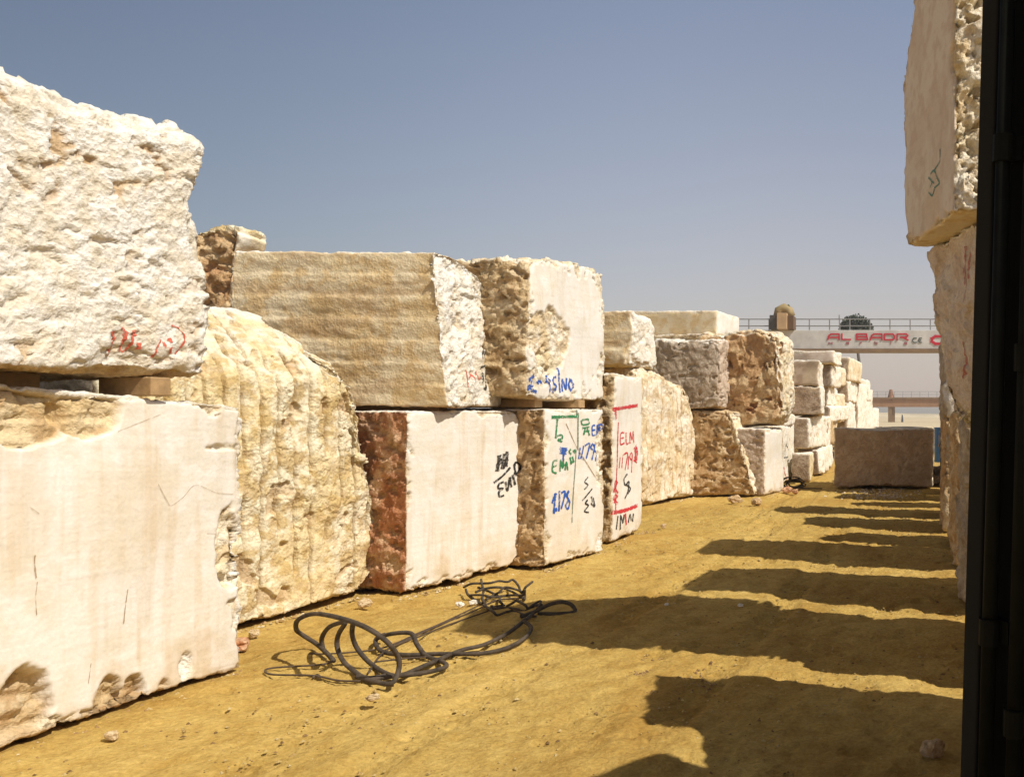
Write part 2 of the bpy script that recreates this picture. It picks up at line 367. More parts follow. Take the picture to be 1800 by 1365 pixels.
def paint(bi, colour, strokes, wpx, name='painted_mark', label=None, seed=0, gap=4.0):
    """hand-painted strokes laid on the rough front face as thin ribbons of paint; strokes that touch form one mark"""
    pts_ = [np.array(smooth_path([(*q, 0) for q in (st[0] if isinstance(st, tuple) else st)], 1.5))[:,:2] for st in strokes]
    grp = list(range(len(strokes)))
    for i in range(len(strokes)):
        for j in range(i):
            if grp[i] != grp[j] and np.min(np.linalg.norm(pts_[i][:,None]-pts_[j][None], axis=2)) < gap:
                a, b = grp[i], grp[j]; grp = [b if g == a else g for g in grp]
    if len(set(grp)) > 1:
        for q in sorted(set(grp)): paint(bi, colour, [st for st, g in zip(strokes, grp) if g == q], wpx, name, None, seed+q, 1e9)
        return
    if bi['bvh'] is None: bi['bvh'] = BVHTree.FromPolygons(bi['V'].tolist(), bi['Q'].tolist())
    rnd = random.Random(seed+len(strokes)); v = []; f = []; fs = bi['fs']; t = bi['t']
    for st in strokes:
        w = wpx
        if isinstance(st, tuple) and isinstance(st[0], list): st, w = st
        P = []
        for (px, py) in st:
            y, z = face_yz(bi['N'], bi['u'], px, py); P.append(Vector((y-bi['L']/2, z-bi['z0'], 0)))
        mid = bi['N'].y
        pw = w/F*mid*.5*(1.0 if name in ('stone_seam','dark_scratch','pencil_line') else 1.12)
        pts = smooth_path(P, .012); k = len(v); ok = []
        for i, p in enumerate(pts):
            tn = (pts[min(i+1,len(pts)-1)]-pts[max(i-1,0)])
            if tn.length < 1e-6: tn = Vector((1,0,0))
            tn.normalize(); nr = Vector((-tn.y, tn.x, 0))
            ww = pw*(1.05+.5*noise(np.array([[i*.11+len(v)*.37, seed*3.1, 0]]))[0]*1.6+.25*rnd.random())*(1.25 if i < 2 else 1)
            row = []
            for sgn in (-1, 0, 1):
                # stretch horizontal strokes: the face is seen at a slant
                q = p+Vector((nr.x*ww*1.5, nr.y*ww, 0))*sgn
                hit = bi['bvh'].ray_cast(Vector((fs*(t/2+.5), q.x, q.y)), Vector((-fs,0,0)), 1.2)
                row.append(hit[0])
            if all(h is not None for h in row):
                for h_ in row: v.append((h_.x+fs*.004, h_.y, h_.z))
                ok.append(i)
        for a in range(len(ok)-1):
            if ok[a+1]-ok[a] == 1:
                b = k+a*3
                f += [(b, b+3, b+4, b+1), (b+1, b+4, b+5, b+2)]
    if not f: print('paint missed', colour); return
    me = bpy.data.meshes.new(name); me.from_pydata(v, [], f); me.update()
    o = link(name, me, bi['o'], PAINT[colour])
    if label: o['label'] = label
    return o

SAWN = lambda pal='white_sawn', chip='cream_rough', **k: ('sawn', .006, pal, dict(chip=chip, **k))
RG = lambda amp=.03, pal='white_rough', **k: ('rough', amp, pal, k)
# ---- left row, near end
N1, F1 = (-4.42, 2.7), (-4.2, 5.53)
b1 = block('marble_block', 'huge pale sawn block on the ground at the left edge, with broken ochre patches', N1, F1, 1.9, .03, 1.69, res=.012, r=.022, warp=.02, top_pts=[(0,1.74),(1.5,1.71),(2.2,1.65),(2.75,1.6)], seed=11,
    faces={'front': SAWN(streak=1, chip='cream_rough'), 'top': RG(.015,'white_rough'), 'far': RG(.03,'white_rough'), 'near': RG(.03,'tan_rough'), 'bottom': RG(.02,'brown')}, chip=.045, tdiv=2,
    patches=pp(N1, F1, .03, [(40,735,75,58,.05,'ochre_patch'),(160,725,50,45,.045,'ochre_patch'),(45,1245,55,75,.1,'tan_rough'),(195,1235,26,42,.06,'tan_rough'),(240,1215,24,38,.06,'tan_rough'),(292,1205,12,18,.04,'tan_rough'),
       (406,960,26,80,.06,'cream_rough'),(398,785,40,8,.02,'cream_rough'),(330,1175,16,34,.02,'white_rough')]))
paint(b1, 'seam', [[(275,850),(292,880),(300,888),(322,872),(343,852),(380,865),(412,868)], [(365,937),(392,938)], [(205,758),(245,742),(280,728)]], 1.0, 'stone_seam', seed=2)
paint(b1, 'seam', [([(59,975),(58,990),(61,1015)],2.2), [(63,1022),(60,1050),(62,1080)], ([(224,1035),(221,1060),(218,1095)],1.5), [(50,890),(66,902)], [(158,1165),(154,1200)]], 1.0, 'dark_scratch', seed=3)
N1u, F1u = (-4.3, 2.7), (-4.15, 5.23)
b1u = block('marble_block', 'huge rough white boulder-like block raised on timbers at the top left', N1u, F1u, 2.0, 1.80, 1.5, res=.0115, r=.12, warp=.025, seed=23, tdiv=1.6,
    faces={'front': RG(.016,'white_rough',pit='brown',f=3.6,pt=.26,pa=.9,pd=1.1), 'top': RG(.03,'white_rough'), 'far': RG(.03,'white_rough'), 'bottom': RG(.015,'tan_rough')}, top_pts=[(0,1.5),(.9,1.47),(1.5,1.42),(2.0,1.40),(2.4,1.46),(2.6,1.42)])
paint(b1u, 'faded_red', [([(200,582),(206,598)],7), [(201,600),(203,625)], ([(218,575),(224,586)],6), [(222,585),(222,618)], ([(237,580),(241,590)],7), [(236,590),(233,612),(225,618)], ([(246,602),(248,614)],6),
     [(274,628),(277,610),(284,596)], ([(296,594),(299,602)],5), [(287,600),(290,612)], ([(296,610),(300,622)],5), [(300,572),(316,578),(322,594),(316,610),(308,622)]], 3.6, label='faded red scrawled numerals', seed=4)
# timbers between
def timber(name, label, a, b, hw, hz, cat='timber', group='timber spacers between stacked blocks', mat=None):
    """a sawn baulk from a to b (centre line), half width hw, half height hz"""
    a = Vector(a); b = Vector(b); d = b-a; L = d.length; m = MB(); rnd = random.Random(int(L*977))
    n = 8
    for i in range(n):
        y0 = L*i/n; y1 = L*(i+1)/n
    m.box((-hw,0,-hz),(hw,L,hz))
    o = m.build(name, mat or WOOD, bevel=.008); o.location = a; o.rotation_euler = (0,0,math.atan2(-d.x, d.y)); tag(o, label, cat, group); return o
WOOD = plain_mat('weathered_timber', (.42,.27,.13), .85, .4, 9, bump=.4)
timber('timber_spacer', 'short squared timber under the right end of the rough top left block', (-4.52,4.97,1.745),(-4.2,4.94,1.745), .06, .052)
timber('timber_spacer', 'long brown timber lying under the rough top left block at the left edge', (-4.75,2.9,1.76),(-4.62,4.6,1.76), .09, .045)

# ---- ridged boulder
N2, F2 = (-5.12, 5.5), (-4.82, 8.0)
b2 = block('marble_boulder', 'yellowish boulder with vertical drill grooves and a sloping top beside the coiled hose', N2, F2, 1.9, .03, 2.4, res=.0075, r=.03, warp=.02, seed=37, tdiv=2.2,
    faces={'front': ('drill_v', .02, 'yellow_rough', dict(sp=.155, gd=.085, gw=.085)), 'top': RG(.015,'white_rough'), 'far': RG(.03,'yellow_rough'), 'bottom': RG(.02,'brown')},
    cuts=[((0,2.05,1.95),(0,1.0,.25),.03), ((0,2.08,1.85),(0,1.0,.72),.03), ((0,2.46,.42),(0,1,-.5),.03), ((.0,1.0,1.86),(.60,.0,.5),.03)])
# ---- rose block three
N3, F3 = (-4.455, 7.75), (-4.03, 9.27)
b3 = block('marble_block', 'smooth white lower block with rusty red side and black painted marks', N3, F3, 1.7, .05, 1.56, r=.02, warp=.02, seed=41, res=.014,
    faces={'front': SAWN(streak=1), 'near': RG(.03,'rust',pit='dark_brown',f=4), 'top': RG(.012,'white_rough'), 'far': RG(.03,'brown'), 'bottom': RG(.04,'brown')}, chip=.05,
    cuts=[((0,1.41,1.5),(0,1,.7),.03), ((0,1.3,.0),(0,1,-.9),.04)], patches=pp(N3, F3, .05, [(922,905,10,18,.05,'white_rough'),(850,1040,60,14,.04,'tan_rough')]))
paint(b3, 'black', [([(874,828),(877,800)],4.5), ([(877,800),(882,814)],4.5), ([(884,824),(886,797)],4.5), ([(890,820),(892,793)],4.5), [(868,848),(884,836),(898,821)],
    [(886,846),(877,851),(876,858),(884,858),(877,864),(878,872),(886,870)], [(889,846),(892,862),(896,842)], [(897,838),(899,856)], [(902,834),(906,852)], [(904,832),(911,830),(915,818),(908,812),(905,820),(909,836)]], 3.2, label='black painted fraction and letter', seed=5)
N3u, F3u = (-4.22, 8.0), (-4.25, 9.12)
b3u = block('marble_block', 'long cream block with a horizontally ridged tan side, on the rusty sided block', N3u, F3u, 1.95, 1.66, 1.4, r=.02, warp=.02, seed=53, res=.014, tdiv=1,
    faces={'front': RG(.02,'white_rough',pit='tan_rough',f=5), 'near': ('drill_h', .012, 'tan_sawn', dict(sp=.2, gd=.008)), 'top': RG(.02,'white_rough'), 'far': RG(.03,'white_rough'), 'bottom': RG(.015,'brown')},
    cuts=[((0,.5,1.38),(.1,.5,1.0),.03), ((0,.98,1.1),(.1,1.0,.5),.03), ((0,0,.0),(1,0,.09),.01), ((1.85,0,1.3),(-1,0,.1),.03)], top_pts=[(0,1.38),(.3,1.4),(.85,1.32)])
paint(b3u, 'black', [[(853,630),(857,613),(859,630)], [(862,615),(861,632)], [(849,648),(860,640),(870,633)], ([(853,654),(851,674)],3.4), [(859,650),(856,672),(854,686)], [(864,652),(867,668)], ([(868,685),(869,692)],4)], 2.6, label='black painted fraction', seed=6)
paint(b3u, 'faded_red', [[(822,650),(824,680)], [(832,648),(835,672)], [(841,652),(844,666),(849,662)], [(826,664),(832,658)]], 2.2, label='faint red strokes', seed=7)
b_far = block('marble_block', 'golden rough block with a scalloped edge, standing behind the striped side', (-7.6, 9.9),(-7.62, 10.4), .95, 1.7, 2.0, r=.07, warp=.06, seed=59,
    faces={'front': ('drill_h', .02, 'cream_rough', dict(sp=.24, gd=.07)), 'near': RG(.06,'dark_brown',pit='rust'), 'top': RG(.04,'yellow_rough')}, cuts=[((.3,.0,1.98),(-.5,-.1,1),.03)])
block('marble_block', 'lower tan block under the golden rough block, hidden behind the drilled boulder', (-7.4, 9.8),(-7.3, 11.2), 1.4, .02, 1.66, seed=60, faces={'front': RG(.03,'tan_rough')})
# ---- block four
N4, F4 = (-3.78, 9.05), (-3.6, 10.25)
b4 = block('marble_block', 'lower white block with green, blue and black painted letters and a brown side', N4, F4, 1.7, .02, 1.62, r=.02, warp=.015, seed=61, res=.016,
    faces={'front': SAWN(), 'near': RG(.035,'brown',f=3.4,pit='tan_rough'), 'top': RG(.012,'white_rough'), 'far': RG(.03,'brown'), 'bottom': RG(.02,'brown')}, chip=.06,
    patches=pp(N4, F4, .02, [(1062,800,14,70,.06,'cream_rough'),(1056,960,10,30,.03,'white_rough')]))
paint(b4, 'green', [([(969,733),(990,732),(1017,731)],4), [(979,736),(976,770)], [(979,766),(986,764),(987,770),(980,773),(987,776),(980,774)], [(1023,738),(1034,736)], [(1022,738),(1024,746),(1035,745)], [(1034,736),(1036,745)],
   [(1024,752),(1036,750)], [(1029,752),(1026,764)], [(1032,752),(1036,765)], [(1026,758),(1036,757)], [(979,808),(972,812),(971,828),(978,831)], [(971,820),(978,818)], [(984,828),(985,808),(989,822),(990,806)], [(993,826),(995,812),(998,826)], [(985,818),(998,816)],
   [(1003,789),(1000,794),(1004,798)], [(1008,790),(1010,796),(1012,788)], [(1002,803),(1004,816)], [(1006,802),(1008,812),(1003,810)]], 2.6, label='green painted frame and letters', seed=8)
paint(b4, 'blue', [[(1046,747),(1041,749),(1041,764),(1046,764)], [(1041,756),(1046,755)], [(1050,746),(1049,764),(1054,762)], ([(1056,762),(1057,746),(1059,756),(1061,744)],3.2), ([(990,786),(989,798)],10), [(990,798),(989,810)],
   [(1017,806),(1020,786)], [(1022,804),(1026,783)], ([(1028,783),(1036,780),(1030,806)],2.6), ([(1042,790),(1038,787),(1041,780),(1044,788),(1040,808)],2.6), ([(1050,779),(1045,781),(1045,792),(1049,795),(1046,810)],2.6), ([(1020,803),(1026,806)],4),
   ([(970,884),(976,866)],3), ([(976,866),(973,902)],3.4), ([(983,862),(982,898)],3), ([(986,866),(993,865),(986,894)],3), ([(1000,862),(995,870),(999,878),(994,888),(998,894),(1001,882),(997,872),(1000,862)],2.8), ([(973,898),(979,894)],5)], 2.4, label='blue painted letters and numbers', seed=9)
paint(b4, 'grey', [([(1016,720),(1016,790)],3), [(1013,790),(1008,860),(1005,918)]], 2, 'pencil_line', seed=10)
paint(b4, 'seam', [[(994,744),(1012,782),(1030,812),(1046,838)]], 1.5, 'stone_seam', seed=10)
paint(b4, 'black', [[(1033,838),(1027,846),(1032,852),(1026,860)], [(1023,880),(1032,868),(1040,858)], [(1032,878),(1028,884),(1033,888),(1027,898),(1034,900)], [(1038,872),(1042,888)], [(1041,874),(1044,890),(1037,884)]], 2.3, label='black painted fraction', seed=11)
N4u, F4u = (-3.86, 8.82), (-3.80, 10.85)
b4u = block('marble_block', 'upper white block with blue painted digits and a hollowed brown side', N4u, F4u, 1.1, 1.74, 1.58, top_pts=[(0,1.40),(.35,1.45),(1.1,1.53),(2.05,1.58)], r=.04, warp=.025, seed=67, res=.016, tdiv=1,
    faces={'front': SAWN('white_sawn'), 'near': RG(.05,'tan_rough',f=2.2,pit='brown',pt=.3), 'top': RG(.03,'cream_rough'), 'bottom': RG(.01,'tan_rough')}, chip=.12,
    cuts=[((0,.1,1.25),(.5,-1,.35),.03), ((.6,0,1.47),(-.5,-.1,1),.04)], patches=pp(N4u, F4u, 1.74, [(965,600,36,60,.03,'cream_rough'),(955,640,22,40,.02,'cream_rough')]))
paint(b4u, 'blue', [([(941,660),(934,668),(941,673),(933,682),(944,689)],4), ([(945,673),(951,669),(958,674)],3.4), [(968,672),(963,670),(964,662),(969,664),(968,690)], [(980,662),(975,664),(975,673),(980,678),(976,690)],
   [(985,646),(986,690)], ([(990,688),(991,666),(996,684),(998,664)],3.2), ([(1004,666),(1001,676),(1004,686),(1008,678),(1004,666)],4)], 3, label='blue painted digits', seed=12)
for i, (a, b, lab) in enumerate([((-5.2,9.25,1.70),(-3.95,9.3,1.70),'short dark packing timber under the blue digit block, nearer one'), ((-5.2,10.05,1.70),(-3.8,10.1,1.70),'short dark packing timber under the blue digit block, farther one')]):
    timber('timber_spacer', lab, a, b, .1, .045)
timber('timber_spacer', 'thin packing timber under the long block with the ridged tan side', (-6.0,8.35,1.64),(-4.42,8.3,1.64), .08, .025)
# ---- block five
N5, F5 = (-3.70, 10.85), (-3.70, 12.0)
b5 = block('marble_block', 'narrow white lower block with a red painted frame and red and black letters', N5, F5, 1.5, .03, 2.05, r=.03, warp=.02, seed=71,
    faces={'front': SAWN(), 'near': RG(.05,'tan_rough',f=3), 'top': RG(.02,'white_rough'), 'bottom': RG(.02,'brown')}, chip=.05, cuts=[((0,1.0,.05),(0,.7,-1),.03)])
paint(b5, 'red', [([(1078,719),(1098,716),(1121,712)],4.5), ([(1080,717),(1084,736)],5), [(1088,742),(1085,820),(1082,898)], ([(1074,901),(1096,897),(1120,888)],5), [(1099,760),(1093,762),(1092,780),(1099,778)], [(1092,770),(1098,769)], [(1102,760),(1102,779),(1106,778)], [(1108,779),(1109,760),(1112,772),(1114,758),(1115,778)],
   [(1089,822),(1091,803)], [(1094,822),(1096,799)], [(1097,799),(1104,797),(1100,826)], [(1105,824),(1106,800)], [(1111,808),(1108,804),(1109,797),(1112,799),(1111,830)], ([(1117,784),(1119,796),(1117,812)],8), [(1081,866),(1082,846),(1086,848),(1082,856),(1087,866)], [(1080,884),(1081,870),(1086,872),(1081,877),(1086,884)], ([(1099,902),(1101,922)],4)], 2.4, label='red painted frame and letters', seed=13)
paint(b5, 'black', [[(1104,832),(1098,842),(1100,852),(1106,846),(1104,862),(1098,876)], [(1102,852),(1108,858),(1103,868)], ([(1079,906),(1078,930)],5), [(1083,930),(1086,906)], [(1090,930),(1091,906),(1095,918),(1097,904)], ([(1111,916),(1113,902)],4), [(1104,918),(1107,904),(1109,914)]], 3, label='black painted letters', seed=14)
# ---- boulder six and the ones above
N6, F6 = (-4.62, 14.8), (-4.2, 17.0)
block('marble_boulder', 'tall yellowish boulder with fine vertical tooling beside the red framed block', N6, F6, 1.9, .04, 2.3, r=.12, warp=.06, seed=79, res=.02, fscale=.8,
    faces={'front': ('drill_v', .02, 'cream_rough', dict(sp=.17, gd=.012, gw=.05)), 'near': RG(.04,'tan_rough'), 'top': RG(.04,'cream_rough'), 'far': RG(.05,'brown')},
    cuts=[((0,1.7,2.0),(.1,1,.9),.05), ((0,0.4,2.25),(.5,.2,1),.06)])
block('marble_block', 'small rounded block with a white end on top of the red framed block', (-4.62,14.45),(-4.55,15.6), 1.9, 2.36, .92, r=.13, warp=.05, seed=83, res=.024,
    faces={'front': RG(.02,'white_rough'), 'near': ('drill_h', .015, 'tan_sawn', dict(sp=.3, gd=.015)), 'top': RG(.02,'white_rough')})
block('marble_block', 'long plain pale block lying behind the small rounded block, near the crane railing', (-4.07,18.2),(-3.9,19.6), 2.3, 3.2, .5, r=.02, warp=.01, seed=89, faces={'front': SAWN(), 'near': SAWN('tan_sawn'), 'top': RG(.01,'white_rough')})
block('marble_block', 'plain support block under the long pale block, upper of two, hidden in the row', (-4.2,18.1),(-4.05,19.7), 2.2, 1.62, 1.58, seed=90, faces={'near': RG(.02,'tan_rough')})
block('marble_block', 'plain support block under the long pale block, lower of two, hidden in the row', (-4.2,18.1),(-4.05,19.7), 2.2, .02, 1.6, seed=91, faces={'near': RG(.02,'tan_rough')})
block('marble_block', 'grey brown upper block with a weathered side, left of the big brown boulder', (-3.72,16.8),(-3.66,17.6), 1.35, 1.68, 1.32, r=.1, warp=.05, seed=97, res=.02, fscale=.55,
    faces={'front': RG(.03,'rose_grey'), 'near': RG(.035,'grey_brown',pit='brown',pt=.4), 'top': RG(.03,'white_rough')})
block('marble_boulder', 'tapering brown boulder on the ground with a pale sloping front', (-3.05,16.75),(-2.95,17.6), 1.6, .02, 1.62, r=.08, warp=.06, seed=101, res=.02, fscale=.55,
    faces={'front': RG(.04,'cream_rough'), 'near': RG(.05,'brown',pit='dark_brown'), 'top': RG(.03,'tan_rough')}, cuts=[((.55,0,1.6),(1.0,-.1,.36),.04), ((0,0,.0),(0,-1,-.5),.03)])
block('marble_boulder', 'big brown rough boulder with a light front edge, topmost beside the crane beam', (-2.62,17.3),(-2.5,18.3), 1.75, 1.32, 1.85, r=.16, warp=.08, seed=103, res=.02, fscale=.5, tdiv=1,
    faces={'front': RG(.03,'cream_rough'), 'near': RG(.085,'dark_brown',pit='rust',f=1.8,pt=.4), 'top': RG(.04,'cream_rough')}, cuts=[((0,0,1.75),(.6,0,1),.06), ((.1,0,.1),(.8,0,-.6),.05)])
block('marble_block', 'lower block with a mauve side and narrow white front under the big brown boulder', (-2.87,16.95),(-2.72,18.2), 1.0, .02, 1.27, r=.04, warp=.03, seed=107, res=.025,
    faces={'front': SAWN(), 'near': RG(.03,'rose_grey',pit='brown'), 'top': RG(.02,'white_rough')})
# ---- farther blocks of the left row: photo columns of side start, corner, front end; rows of top and bottom; distance
def fb(label, pl, pn, pf, yt, yb, d, faces, seed, z0=None, **kw):
    x = (pn-CX)/F*d; x0 = (pl-CX)/F*d; d2 = x*F/(min(pf, 1595)-CX); d2 = min(max(d2, d+.35), d+3.2)
    zt = H+(CY-yt)/F*d; zb = H+(CY-yb)/F*d if z0 is None else z0
    k = dict(r=.035, warp=.055, fscale=.7); k.update(kw)
    yaw = ((seed*37) % 19-9)/100*(d2-d)
    return block('marble_block', label, (x, d), (x+.03+yaw, d2), max(.4, x-x0), zb, zt-zb, seed=seed, faces=faces, **k)
fw = lambda near, front=None, top='white_rough': {'front': front or RG(.03,'white_rough',pit='tan_rough'), 'near': near, 'top': RG(.02, top)}
b9 = fb('white lower block with small black scrawl, beside the tapering boulder and wire tangle', 1362,1376,1413, 748, 862, 19.6, fw(RG(.02,'tan_rough'), RG(.012,'white_rough',pit='ochre_patch')), 109, z0=.02)
paint(b9, 'black', [[(1379,792),(1381,780),(1385,792),(1387,780)], [(1379,804),(1386,802)], [(1384,812),(1388,808)]], 1.8, label='small black scrawl', seed=15)
paint(b9, 'red', [([(1399,768),(1401,782)],4), [(1378,820),(1381,842)], [(1396,838),(1404,850),(1407,862)]], 2, label='red paint dabs', seed=16)
b9b = fb('pinkish block with red stains above the white scrawled block', 1360,1378,1402, 646, 727, 19.9, fw(RG(.02,'tan_rough'), RG(.012,'white_rough',pit='rust')), 113)
paint(b9b, 'faded_red', [[(1384,668),(1390,676),(1386,690)], [(1394,680),(1392,700)], [(1382,705),(1390,712),(1388,722)]], 2.4, label='red paint smears', seed=17)
fb('small pale cap stone between the pinkish block and the white scrawled block', 1362,1377,1396, 728, 748, 19.7, fw(RG(.03,'dim_brown')), 127)
fb('small low block with a tan front standing on the ground past the wire tangle', 1408,1423,1434, 799, 850, 20.6, fw(RG(.015,'dim_brown'), RG(.015,'yellow_rough')), 131, z0=.02)
fb('grey sided block topped by the brown two-toned one', 1394,1423,1438, 731, 788, 21.8, fw(RG(.015,'dim_brown')), 137)
fb('dark base block on the ground behind the small tan fronted block', 1398,1440,1450, 788, 846, 22.6, fw(RG(.015,'dim_brown')), 139, z0=.02)
fb('grey tan block with a bright sloping front, above the two-toned one', 1385,1440,1452, 633, 680, 22, fw(SAWN('dim_brown','dim_brown')), 149, lean=0)
fb('brown two-toned block with a bright front edge, under the grey tan block', 1385,1444,1456, 680, 730, 22, fw(RG(.02,'dim_brown',pit='tan_rough')), 151)
fb('narrow white fronted block above the dark base block', 1436,1439,1452, 731, 788, 23.6, fw(RG(.015,'dim_brown')), 157)
fb('tan block beside the narrow white front, left of the wide grey block', 1449,1454,1470, 739, 783, 25, fw(RG(.02,'dim_brown'), RG(.02,'tan_rough')), 163)
fb('white block at ground level left of the wide grey block', 1449,1454,1468, 783, 826, 24.6, fw(RG(.02,'dim_brown')), 167, z0=.02)
fb('long pale top block just under the crane beam', 1385,1467,1473, 615, 640, 26, fw(SAWN('rose_sawn')), 173)
fb('dark mauve block below the long pale top block', 1440,1462,1472, 640, 679, 26.2, fw(RG(.02,'dim_brown')), 179)
fb('pale yellow block under the dark mauve one', 1446,1456,1477, 679, 712, 26.4, fw(RG(.03,'dim_brown')), 181)
fb('grey block beneath the pale yellow block', 1446,1460,1476, 712, 740, 26.4, fw(RG(.02,'dim_brown')), 191)
fb('light block with a peaked top standing beside the thin tree trunk', 1472,1492,1509, 627, 668, 31, fw(RG(.03,'dim_brown'), RG(.02,'cream_rough')), 193, cuts=[((0,.2,1.0),(.4,-.4,1),.03)])
fb('white streaked block below the peaked block', 1476,1490,1505, 668, 706, 31, fw(RG(.02,'dim_brown')), 197)
fb('cream block resting behind the wide grey block, lowest in its stack', 1474,1490,1504, 706, 757, 31, fw(RG(.03,'dim_brown')), 199, z0=.9)
fb('support block hidden behind the wide grey block', 1474,1490,1504, 757, 806, 31, fw(RG(.03,'dim_brown')), 200, z0=.02)
fb('white block with a dark drilled hole, upper of its pair', 1503,1512,1526, 665, 702, 38, fw(RG(.03,'dim_brown'), RG(.04,'white_rough',pit='dark_brown',f=1.2,pt=.1)), 211)
fb('white block with a brown hollow, lower of its pair', 1503,1512,1526, 702, 760, 38, fw(RG(.03,'dim_brown'), RG(.04,'white_rough',pit='dark_brown',f=1.2,pt=.1)), 223, z0=.02)
fb('farthest rounded white block at the end of the left row', 1524,1532,1541, 691, 718, 50, fw(RG(.03,'tan_rough')), 227, r=.2)
fb('farthest lower block under the rounded white one at the row end', 1524,1532,1542, 718, 760, 50, fw(RG(.03,'dim_brown')), 229, z0=.02)
fb('thin upright white slab between the drilled pair and the streaked block', 1505,1509,1515, 674,760, 34, fw(RG(.03,'dim_brown')), 401, z0=.02)
fb('thin upright white slab, next to the last rounded block', 1515,1520,1529, 684,758, 43, fw(RG(.03,'dim_brown')), 403, z0=.02)
fb('small cream wedge of stone above the grey block beneath the pale yellow one', 1452,1466,1480, 690,742, 28.4, fw(RG(.03,'tan_rough'), RG(.03,'cream_rough')), 405)
fb('small cream block touching the left of the peaked block', 1464,1474,1486, 641,676, 29, fw(RG(.03,'tan_rough'), RG(.03,'cream_rough')), 407)
# ---- wide block across the lane
block('marble_block', 'wide grey sawn block lying across the far end of the lane', (.36,18.6),(.36,20.2), 2.06, .06, 1.2, r=.05, warp=.045, seed=233, res=.02, group='quarried stone blocks stacked along the yard lane',
    faces={'near': RG(.012,'rose_brown'), 'top': ('sawn',.05,'cream_rough',{}), 'front': RG(.02,'white_rough')}, top_pts=[(0,1.2),(2,1.2)])
# ---- right row
bA = block('marble_block', 'topmost right block jutting out over the lane, with a sunlit chiselled end', (.22,5.2),(-.085,6.38), 1.2, 2.78, 1.82, side='R', r=.02, warp=.015, seed=241, res=.013,
    faces={'front': SAWN('rose_sawn','tan_rough'), 'near': RG(.05,'cream_rough',f=6,pd=1.6), 'bottom': ('sawn',.01,'tan_sawn',dict(chip='tan_rough')), 'top': RG(.03,'cream_rough'), 'far': RG(.03,'rose_grey')},
    cuts=[((0,1.0,1.45),(.1,1,.75),.02)], chip=.04)
paint(bA, 'faint_green', [[(1652,262),(1651,284),(1640,300)], [(1634,306),(1640,300),(1646,312)], [(1630,312),(1636,320),(1632,330)], [(1645,312),(1650,322),(1640,330)], [(1630,338),(1636,344),(1640,332)], [(1636,318),(1640,322)]], 2.6, label='faint green painted mark', seed=18)
bB = block('marble_block', 'pinkish middle block of the right stack with faint red streaks and a rounded foot', (.43,5.2),(.055,6.45), .8, 1.5, 1.27, side='R', r=.05, warp=.03, seed=251, res=.014,
    faces={'front': RG(.02,'rose_sawn',f=1.6), 'near': RG(.03,'rose_grey'), 'bottom': RG(.05,'yellow_rough')}, cuts=[((.0,0,1.27),(1,0,-.17),.02), ((.1,1.2,.6),(.2,1,-.15),.05), ((0.12,0,.16),(.8,0,-1),.04)])
paint(bB, 'faint_rose', [([(1692,432),(1690,470),(1689,500),(1686,530)],4), [(1697,440),(1695,490)], [(1672,600),(1668,640),(1662,665)], [(1684,470),(1682,500)]], 3, 'painted_streak', seed=19)
bD = block('marble_block', 'smooth pinkish lower slab of the right stack next to the dark container', (.43,5.2),(.40,6.5), .8, .02, 1.46, side='R', r=.03, warp=.01, seed=257, res=.014, faces={'front': SAWN('rose_sawn','rose_grey'), 'near': RG(.02,'rose_grey'), 'far': RG(.02,'brown')})
tow = [(.41,7.05,8.3,1.5,1.8,'dark brown grey lower block behind the pinkish slab'), (.41,8.95,10.2,1.6,2.25,'weathered lower block, second behind the pinkish slab'), (.42,10.45,11.35,1.3,.8,'stained lower block, third behind the pinkish slab'),
       (.37,11.85,12.9,1.5,1.2,'orange stained lower block, last one seen at the foot of the right row'), (.42,13.35,14.3,1.7,1.9,'rough block far along the right row')]
cols = ['grey_brown','brown','grey_brown','dark_brown','grey_brown']
for i, (x, y0, y1, h1, h2, lab) in enumerate(tow):
    block('marble_block', lab, (x,y0),(x,y1), .75, .02, h1, side='R', r=.06, warp=.04, seed=263+i*3, res=.03, faces={'front': RG(.04,cols[i],pit='brown'), 'near': RG(.03,'tan_rough'), 'top': RG(.03,'tan_rough')})
    if h2: block('marble_block', 'upper block hidden behind the topmost right block', (x+.04,y0+.05),(x+.04,y1-.05), .7, .03+h1, h2, side='R', r=.1, warp=.06, seed=283+i*3, res=.05, faces={'front': RG(.04,'grey_brown')})
for i, (y0, y1, h1) in enumerate([(14.85,15.35,2.2),(15.9,16.9,2.7),(17.2,18.4,4.7),(18.9,21,3.2)]):
    block('marble_block', 'block hidden far along the right row', (.58,y0),(.58,y1), .95, .02, h1, side='R', r=.08, warp=.06, seed=303+i*3, res=.06, faces={'front': RG(.04,'grey_brown')})
block('marble_block', 'lower block hidden beside the dark container', (.5,3.1),(.48,4.62), .8, .02, 1.95, side='R', r=.08, warp=.08, seed=331, res=.04, faces={'front': RG(.04,'grey_brown')})
block('marble_block', 'upper block hidden beside the dark container', (.5,3.85),(.5,4.6), .8, 1.97, .62, side='R', r=.14, warp=.12, seed=335, res=.04, faces={'front': RG(.04,'grey_brown')})

